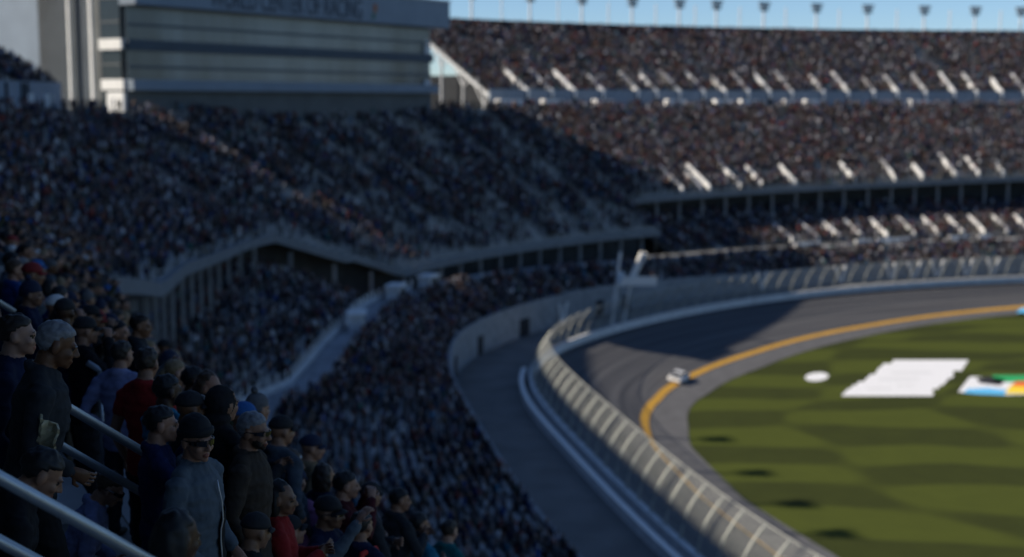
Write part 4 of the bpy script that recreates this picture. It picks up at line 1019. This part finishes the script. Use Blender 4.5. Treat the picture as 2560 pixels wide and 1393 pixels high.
by_head(274, 1222, 8.0, 'crouching', fdir(12), 'lavender', 2, 0, ('short', 2), 'stooping person in sunglasses and a lavender shirt beside the nearest handrail', glasses=True)
by_head(446, 1345, 6.0, 'seated', fdir(-10), 'black', 1, 4, ('long', 0), 'person with big black hair and a black jacket closest in front of the grey jacket')
by_head(704, 1078, 10.9, 'pockets', fdir(-20), 'slate', 0, 1, ('cap', 0), 'person in a black cap and slate jacket next to the brown coat')
by_head(726, 1160, 10.6, 'clap', fdir(-10), 'slate', 0, 5, ('short', 2), 'brown haired person clapping in a slate jacket behind the pink top')
by_head(742, 1205, 11.6, 'relaxed', fdir(-40), 'pink', 0, 2, ('cap', 1), 'person seen from behind in a pink top and navy cap')
by_head(704, 1246, 9.6, 'clap', fdir(15), 'red', 1, 5, ('long', 0), 'black haired person in a red top in front of the pink top')
by_head(726, 1330, 9.3, 'raised', fdir(-15), 'grey', 1, 0, ('cap', 0), 'person in a black cap and grey sleeves raising one arm', top_mat=JK)
by_head(822, 1282, 9.9, 'relaxed', fdir(40), 'navy', 0, 5, ('cap', 0), 'person in a navy sweater, black cap and glasses turned towards the camera', glasses=True)
by_head(866, 1214, 11.4, 'camera', fdir(10), 'maroon', 0, 0, ('short', 0), 'person in maroon sleeves holding a camera to the face with both hands')
by_head(926, 1240, 11.6, 'folded', fdir(0), 'charcoal', 0, 1, ('cap', 0), 'person in a charcoal jacket with folded arms and a black cap behind the red straps')
strap = by_head(905, 1315, 10.8, 'relaxed', fdir(-30), 'navy', 1, 1, ('short', 0), 'black haired person wearing a navy jacket and a red backpack')
by_head(1048, 1312, 13.5, 'shirt_clap', fdir(-20), 'cyan', 0, 1, ('short', 0), 'black haired person in a bright cyan T-shirt near the foot of the near bank')
by_head(1124, 1328, 14.2, 'shirtsleeves', fdir(-10), 'teal', 0, 2, ('short', 1), 'person in a teal T-shirt right beside the bright cyan T-shirt')
by_head(644, 1024, 10.4, 'relaxed', fdir(-15), 'charcoal', 0, 0, ('bobble', 4), 'person in a grey bobble hat behind the bearded person')
by_head(610, 1046, 9.9, 'clap', fdir(-5), 'black', 0, 1, ('cap', 6), 'person in a bright blue cap between the black hood and the bearded person')
by_head(228, 792, 14.2, 'camera', fdir(10), 'black', 2, 5, ('cap', 0), 'person in a black cap photographing with both hands above the handrails')
by_head(150, 742, 14.0, 'folded', fdir(-30), 'blue', 0, 2, ('short', 0), 'black haired person in a blue sweater with folded arms high on the near bank')
by_head(352, 815, 14.0, 'clap', fdir(5), 'charcoal', 0, 5, ('short', 1), 'person clapping in a charcoal jacket above the lavender shirt')
by_head(780, 1120, 12.5, 'pockets', fdir(5), 'tan', 0, 0, ('cap', 1), 'person in a tan jacket and navy cap, standing apart right of the slate jacket')
by_head(1000, 1250, 13.2, 'clap', fdir(-10), 'charcoal', 1, 1, ('short', 0), 'black haired person in charcoal clapping above the bright cyan T-shirt')
by_head(812, 1192, 11.8, 'relaxed', fdir(-20), 'navy', 0, 1, ('long', 1), 'long haired person in a navy jacket right of the pink top')
by_head(640, 1330, 8.2, 'seated', fdir(-10), 'black', 1, 5, ('cap', 0), 'person sitting low in a black cap below the long brown coat')

def child_world(parent, name, q, m, smooth=False):
    """a part built in world space, hung under a posed figure"""
    bpy.context.view_layer.update(); inv = parent.matrix_basis.inverted()
    me = bpy.data.meshes.new(name); me.from_pydata([tuple(inv @ Vector(v)) for v in q.v], [], q.f); me.materials.append(m); me.update()
    if smooth: me.polygons.foreach_set('use_smooth', [True] * len(me.polygons))
    return link(bpy.data.objects.new(name, me), parent)
def child_local(parent, name, q, m, smooth=False):
    me = bpy.data.meshes.new(name); me.from_pydata(q.v, [], q.f); me.materials.append(m); me.update()
    if smooth: me.polygons.foreach_set('use_smooth', [True] * len(me.polygons))
    return link(bpy.data.objects.new(name, me), parent)
# the grey jacket's black side panel, collar zip and drawcord
def panel(parent, name, m, x0, x1, z0, z1, off=.012, n=10):
    b = POSES['hero']['mesh']; tree = BVHTree.FromPolygons([v.co for v in b.vertices], [tuple(p.vertices) for p in b.polygons])
    vs = []; fs = []
    for i in range(n + 1):
        for j in range(n + 1):
            x = x0 + (x1 - x0) * j / n; z = z0 + (z1 - z0) * i / n
            hit = tree.ray_cast(Vector((x, 1.0, z)), Vector((0, -1, 0)))
            y = hit[0].y if hit[0] else .1
            vs.append((x, y + off, z))
    k = len(vs)
    for i in range(n):
        for j in range(n): a = i * (n + 1) + j; fs.append((a, a + 1, a + n + 2, a + n + 1))
    q = MB(); q.v = vs; q.f = fs
    o = child_local(parent, name, q, m, True); md = o.modifiers.new('t', 'SOLIDIFY'); md.thickness = .006; return o
panel(hero, 'jacket_panel', TOPM['black'], -.16, .02, .92, 1.22)
panel(hero, 'zip', mat('zip', (.35, .36, .38), .4, .5), .010, .022, .95, 1.40, .016, 8)
# patch on the black cap, backpack, held things
def hand_world(o, pose, k):
    return o.matrix_basis @ POSES[pose]['hands'][k]
bpy.context.view_layer.update()
PHM = mat('phone body', (.012, .012, .014), .25, 0, 0, 1, .5)
p = hand_world(film, 'filming', 0).lerp(hand_world(film, 'filming', 1), .35); fx = Vector((math.cos(film.rotation_euler.z), math.sin(film.rotation_euler.z), 0)); fy = Vector((-fx.y, fx.x, 0))
ph = MB(); c = p + Z * .075 + fy * .03; ph.box((0, 0, 0), fx * .036, fy * .005, Z * .074)
po = bpy.data.objects.new('phone', bpy.data.meshes.new('phone')); po.data.from_pydata(ph.v, [], ph.f); po.data.materials.append(PHM); link(po); po.location = c
bv = po.modifiers.new('b', 'BEVEL'); bv.width = .003
tag(po, 'black phone held up to the eye by the person in the navy sweater', 'phone')
q = MB(); q.box((0, .0045, .0), (.010, 0, 0), (0, .003, 0), (0, 0, .010)); q.v = [tuple(fx * v[0] + fy * (v[1]) + Z * (v[2] + .05)) for v in q.v]
child_local(po, 'lens', q, LENS)
# crumpled programme in the old man's hand
q = MB(); nn = 9; hw = at(112, 1098, 7.25)
for i in range(nn):
    for j in range(nn):
        u, v = i / (nn - 1) - .5, j / (nn - 1) - .5
        zz_ = .05 * noise.noise(Vector((u * 7, v * 7, 2.2))) + .05 * math.sin(u * 9)
        q.v.append((u * .12 + v * .05, zz_ * .5, v * .19 - u * .07))
for i in range(nn - 1):
    for j in range(nn - 1): q.f.append((i * nn + j, (i + 1) * nn + j, (i + 1) * nn + j + 1, i * nn + j + 1))
me = bpy.data.meshes.new('folded_programme'); me.from_pydata(q.v, [], q.f); me.materials.append(mat('pale gold paper', (.50, .43, .26), .45, 0, .75, 9., .4)); me.update()
o = bpy.data.objects.new('folded_programme', me); link(o); o.location = hw; o.rotation_euler.z = -.2
md = o.modifiers.new('t', 'SOLIDIFY'); md.thickness = .012
tag(o, 'crumpled pale paper programme held low by the grey haired person', 'paper')
# red backpack
q = MB(); q.box((0, -.20, 1.22), (.15, 0, 0), (0, .075, 0), (0, 0, .22)); bp_ = child_local(strap, 'backpack', q, TOPM['black']); b_ = bp_.modifiers.new('b', 'BEVEL'); b_.width = .05; b_.segments = 3
for sx in (-1, 1):
    q = MB(); q.tube([(sx * .10, -.17, 1.08), (sx * .13, -.20, 1.30), (sx * .115, -.11, 1.46), (sx * .11, .05, 1.46), (sx * .12, .13, 1.34), (sx * .14, .12, 1.15)], .026, 8); child_local(strap, 'strap', q, mat('red strap', (.42, .02, .015), .7), True)

# handrails beside the aisle
def handrail(px, py, t, d0, d1, label, r=.026, gap=.26):
    p0 = at(px, py, t); d = Vector((NR[0], NR[1], -.74)); r_ = empty('handrail', p0, label, 'handrail', 'handrails of the near aisle')
    for dz in (0, -gap):
        q = MB(); q.tube([p0 + d * d0 + Z * dz, p0 + d * d1 + Z * dz], r if dz == 0 else r * .95, 12); q.build('rail', RAILM, r_, True)
    k = d0 + (1.2 if d1 - d0 > 2 else .1)
    while k < d1:
        q = MB(); q.tube([p0 + d * k - Z * 1.0, p0 + d * k], .022, 10); q.build('post', RAILM, r_, True); k += 3.4
handrail(150, 1278, 5.5, -2.6, 1.3, 'brushed steel double handrail closest to the camera, in front of the stooping people')
handrail(240, 1060, 8.9, -3.5, .75, 'brushed steel double handrail behind the grey haired person in the dark coat', r=.029, gap=.28)
handrail(256, 930, 11.8, -.12, .2, 'short steel handrail behind the lavender shirt')
handrail(0, 758, 12.5, -1.5, .12, 'steel handrail end at the edge of the photo above the navy jacket')
# person on the flag stand
person(base + hx * 2.4 + Z * .12, facing(.8, -.6), 'folded', 'tan', 1, 1, ('cap', 2), 'person in a tan jacket standing on the white flag stand', top_mat=mat('tan orange jacket', (.40, .20, .10), .8))
print('heroes', round(time.time() - T0, 1))

def head_patch(o, pose, name, c, sx, sz, m):
    q = MB(); q.box(c, (sx, 0, 0), (0, .003, 0), (0, 0, sz)); e_ = child_local(o, name, q, m); e_.matrix_local = POSES[pose]['head']

head_patch(capman, 'folded', 'cap_patch', (.0, .098, .075), .026, .014, mat('patch white', (.6, .6, .6), .8))
q = MB(); q.add([(.09 + .03 * math.cos(a_), 0, .03 * math.sin(a_)) for a_ in np.linspace(0, 6.283, 11)[:-1]], [tuple(range(10))])

def hit_bank(px, py, t0, t1):
    for t in np.arange(t0, t1, .25):
        p = at(px, py, t); s_, b_, z_, a_ = tread_near(p.x, p.y)
        if p.z < z_ + .2: return p, s_, b_, z_, a_
    return None
bn_ = at(18, 688, 17); q = MB()
for i in range(9):
    for j in range(4): q.v.append((i * .05 - .2, .012 * math.sin(i * 1.3 + j), j * .07 - .1))
for i in range(8):
    for j in range(3): q.f.append((i * 4 + j, (i + 1) * 4 + j, (i + 1) * 4 + j + 1, i * 4 + j + 1))
me = bpy.data.meshes.new('hand_banner'); me.from_pydata(q.v, [], q.f); me.materials.append(mat('banner cloth', (.5, .5, .5), .8, 0, .2, 6.)); me.update()
bo = bpy.data.objects.new('hand_banner', me); link(bo); bo.location = bn_; bo.modifiers.new('t', 'SOLIDIFY').thickness = .006
tag(bo, 'small pale cloth banner held up in the crowd above the handrail end', 'banner')


# ------------------------------------------------------------------ spectators: the 300 that show largest are objects, the rest is one crowd
S_ = np.array([(a, b, c, d, e, f) for a, b, c, d, e, f in seats])
rel = S_[:, :3] - np.array([0, 0, CAMH]); zt = rel[:, 2] + 1.3
dep = rel[:, 1] * CT - zt * ST; up_ = rel[:, 1] * ST + zt * CT
dep_ = np.where(dep > .5, dep, .5); PX = 1280 + FPX * rel[:, 0] / dep_; PY = 696.5 - FPX * up_ / dep_
keep = (dep > 11.3) & (PX > -320) & (PX < 2900) & (PY > -260) & (PY < 1700)
hero_xy = np.array([(o.location.x, o.location.y) for o in people])
dmin = np.sqrt(((S_[:, None, :2] - hero_xy[None]) ** 2).sum(-1)).min(1)
keep &= dmin > .52
S_ = S_[keep]; dep = dep[keep]; PX = PX[keep]; PY = PY[keep]; n_all = len(S_)
order = np.argsort(dep)
near = [i for i in order if S_[i, 4] == 0 and -70 < PX[i] < 2630 and PY[i] < 1440][:300 - len(people)]
used = set(); nset = set(near)
PT = {'relaxed': 'standing with arms down', 'pockets': 'with hands in pockets', 'folded': 'with folded arms', 'camera': 'taking a picture', 'phone': 'looking down at a phone', 'clap': 'clapping', 'raised': 'raising an arm', 'seated': 'sitting', 'bending': 'leaning forward', 'shirt_clap': 'clapping with bare arms', 'shirtsleeves': 'standing with bare arms'}
PW = [('relaxed', 22), ('pockets', 18), ('folded', 14), ('camera', 8), ('phone', 8), ('clap', 10), ('raised', 3), ('seated', 9), ('bending', 4), ('shirtsleeves', 6), ('shirt_clap', 4)]
TW_ = [('black', 26), ('navy', 18), ('charcoal', 20), ('grey', 8), ('slate', 12), ('red', 3), ('cyan', 2), ('teal', 2), ('white', 2), ('olive', 8), ('brown', 9), ('pink', 1.5), ('blue', 5), ('tan', 3), ('maroon', 5), ('lavender', 3)]
def pick(ws): return random.choices([w_[0] for w_ in ws], [w_[1] for w_ in ws])[0]
for i in near:
    x, y, z, a, _, s = S_[i]
    for _ in range(200):
        pose = pick(PW); top = pick(TW_); r = random.random()
        if r < .5: hk, hi = random.choice((('short', 0), ('short', 0), ('short', 1), ('short', 1), ('short', 2), ('short', 3), ('long', 0), ('long', 1), ('long', 2), ('long', 4), ('pony', 1), ('pony', 4)))
        else: hk, hi = random.choice((('cap', 0), ('cap', 0), ('cap', 1), ('cap', 2), ('cap', 3), ('cap', 4), ('cap', 5), ('beanie', 0), ('beanie', 1), ('beanie', 4), ('bobble', 4), ('bobble', 1), ('cap', 6)))
        if hk in ('short', 'long', 'pony'):
            hd_ = {'short': 'short ', 'long': 'long ', 'pony': 'tied '}[hk] + HAIRC[hi][0]
        else:
            cn = CAPC[hi][0].split()[0]; hd_ = 'a ' + cn + {'cap': ' cap', 'beanie': ' beanie', 'bobble': ' bobble hat'}[hk]
        gar = 'T-shirt' if pose.startswith('shirt') else ('top' if hi % 2 else 'jacket')
        key = (top, hd_, pose)
        if key not in used: used.add(key); break
    gl = random.random() < .25
    f = math.atan2(-math.cos(a), -math.sin(a)) + random.gauss(0, .45)     # looks at the track
    person((x, y, z), f, pose, top, random.randrange(5), random.choices(range(6), (30, 22, 18, 10, 8, 12))[0], (hk, hi), f'person in a {top} {gar} with {hd_}, {PT[pose]}'.replace('a olive', 'an olive'), scale=random.uniform(.93, 1.06), glasses=gl, group='spectators on the near bank')
# the crowd
pal_t = np.array([(.010, .010, .013), (.012, .016, .04), (.028, .028, .032), (.07, .075, .085), (.04, .05, .07), (.14, .03, .025), (.03, .10, .16), (.33, .34, .36), (.04, .036, .034), (.10, .085, .07), (.05, .02, .022), (.015, .04, .13), (.13,.07,.045), (.16, .16, .2), (.03, .10, .09), (.07,.07,.08)])
pw_t = np.array([20, 15, 15, 9, 10, 4.5, 3, 7.5, 8, 5, 4, 5, 2, 5, 1.5, 5]); pw_t = pw_t / pw_t.sum()
pal_l = np.array([(.014, .018, .03), (.01, .01, .011), (.04, .04, .042), (.09, .075, .05), (.03, .045, .08)])
pal_s = np.array(SKINC) * .62 + .02; pal_h = np.array([(.008, .007, .007), (.02, .013, .009), (.05, .03, .017), (.18, .18, .19), (.16, .12, .07), (.012, .018, .045), (.2, .02, .02), (.5, .5, .5), (.08, .08, .085)]); pw_h = np.array([24, 16, 12, 8, 5, 10, 6, 5, 10.]); pw_h /= pw_h.sum()
rest = np.array([i for i in range(n_all) if i not in nset])
names = ['relaxed', 'pockets', 'folded', 'camera', 'clap', 'seated', 'phone', 'raised', 'shirtsleeves', 'bending']
wts = np.array([20, 16, 14, 6, 12, 20, 6, 2, 6, 3.]); wts /= wts.sum()
var = rng.choice(len(names), len(rest), p=wts); lod = (dep[rest] > 85).astype(int)
VS = []; FS = []; CS = []; off = 0
for v in range(len(names)):
    for L_ in (0, 1):
        idx = rest[(var == v) & (lod == L_)]; n = len(idx)
        if not n: continue
        V, F, Tg = POSES[names[v]]['lods'][L_]
        a = S_[idx, 3]; f = np.arctan2(-np.cos(a), -np.sin(a)) + rng.normal(0, .5, n); sc = rng.uniform(.92, 1.07, n)
        c, s_ = np.cos(f)[:, None], np.sin(f)[:, None]
        X = (V[None, :, 0] * c - V[None, :, 1] * s_) * sc[:, None] + S_[idx, 0:1]; Y = (V[None, :, 0] * s_ + V[None, :, 1] * c) * sc[:, None] + S_[idx, 1:2]; Zz = V[None, :, 2] * sc[:, None] + S_[idx, 2:3]
        VS.append(np.stack([X, Y, Zz], -1).reshape(-1, 3)); FS.append((F[None] + (np.arange(n) * len(V))[:, None, None] + off).reshape(-1, 3)); off += n * len(V)
        ct = pal_t[rng.choice(len(pal_t), n, p=pw_t)]; cl = pal_l[rng.integers(0, 5, n)]; cs = pal_s[rng.choice(6, n, p=[.3, .22, .18, .1, .08, .12])]; ch = pal_h[rng.choice(len(pal_h), n, p=pw_h)]
        tabc = np.stack([cs, ct, cl, cl * .5, ch, cs * .3, cs * .8], 1)
        CS.append((tabc * rng.uniform(.75, 1.55, (n, 1, 1)))[:, Tg].reshape(-1, 3))
VS = np.concatenate(VS); FS = np.concatenate(FS); CS = np.concatenate(CS)
me = bpy.data.meshes.new('crowd'); me.vertices.add(len(VS)); me.vertices.foreach_set('co', VS.astype(np.float32).ravel())
me.loops.add(len(FS) * 3); me.loops.foreach_set('vertex_index', FS.astype(np.int32).ravel()); me.polygons.add(len(FS)); me.polygons.foreach_set('loop_start', np.arange(0, len(FS) * 3, 3, dtype=np.int32))
me.polygons.foreach_set('use_smooth', np.ones(len(FS), dtype=bool)); me.update()
at_ = me.color_attributes.new('cloth', 'FLOAT_COLOR', 'POINT'); at_.data.foreach_set('color', np.concatenate([CS, np.ones((len(CS), 1))], 1).astype(np.float32).ravel())
m = bpy.data.materials.new('crowd clothing'); m.use_nodes = True; an = m.node_tree.nodes.new('ShaderNodeAttribute'); an.attribute_name = 'cloth'
b_ = m.node_tree.nodes['Principled BSDF']; b_.inputs['Roughness'].default_value = .85; b_.inputs['Specular IOR Level'].default_value = .15; m.node_tree.links.new(an.outputs['Color'], b_.inputs['Base Color'])
me.materials.append(m); o = bpy.data.objects.new('crowd', me); link(o); tag(o, 'dense crowd of spectators filling every bank of the grandstands', 'crowd', None, 'stuff')
print('crowd', len(rest), 'verts', len(VS), round(time.time() - T0, 1))


# ------------------------------------------------------------------ light, sky, camera
EL, AZ = math.radians(35.0), math.atan2(-1.0, -.05)      # direction towards the sun, from +Y clockwise
w = bpy.data.worlds.new('World'); scene.world = w; w.use_nodes = True; nt = w.node_tree
sky = nt.nodes.new('ShaderNodeTexSky'); sky.sky_type = 'NISHITA'; sky.sun_disc = False
sky.sun_elevation = EL; sky.sun_rotation = AZ; sky.altitude = 2000; sky.air_density = 1.0; sky.dust_density = .2; sky.ozone_density = 6.0
bg = nt.nodes['Background']; bg.inputs['Strength'].default_value = .084
nt.links.new(sky.outputs[0], bg.inputs['Color'])
sd = bpy.data.lights.new('sun', 'SUN'); sd.energy = 5.0; sd.angle = math.radians(.5); sd.color = (1, .90, .76)
so = bpy.data.objects.new('sun', sd); link(so)
to = Vector((math.sin(AZ) * math.cos(EL), math.cos(AZ) * math.cos(EL), math.sin(EL)))
so.rotation_euler = to.to_track_quat('Z', 'Y').to_euler(); so.location = (0, 0, 120)

cam = bpy.data.cameras.new('camera'); co_ = bpy.data.objects.new('camera', cam); link(co_)
co_.location = (0, 0, CAMH); co_.rotation_euler = (math.pi / 2 - TH, 0, 0)
cam.sensor_width = 36; cam.lens = FPX / 2560 * 36; cam.clip_end = 8000; cam.clip_start = .1
cam.dof.use_dof = True; cam.dof.focus_distance = 7.7; cam.dof.aperture_fstop = cam.lens / 1000 / .037
cam.dof.aperture_blades = 0
scene.camera = co_
scene.view_settings.view_transform = 'Standard'; scene.view_settings.look = 'None'; scene.view_settings.exposure = 0.5; scene.view_settings.gamma = 1
scene.render.engine = 'CYCLES'; scene.cycles.use_denoising = True; scene.cycles.max_bounces = 6; scene.cycles.transparent_max_bounces = 12
try: scene.cycles.denoiser = 'OPENIMAGEDENOISE'
except Exception: pass
print('script', round(time.time() - T0, 1), 'seats', len(seats), 'people', len(people), 'objects', len(bpy.data.objects))
for l_ in LOG: print('HEAD', l_)
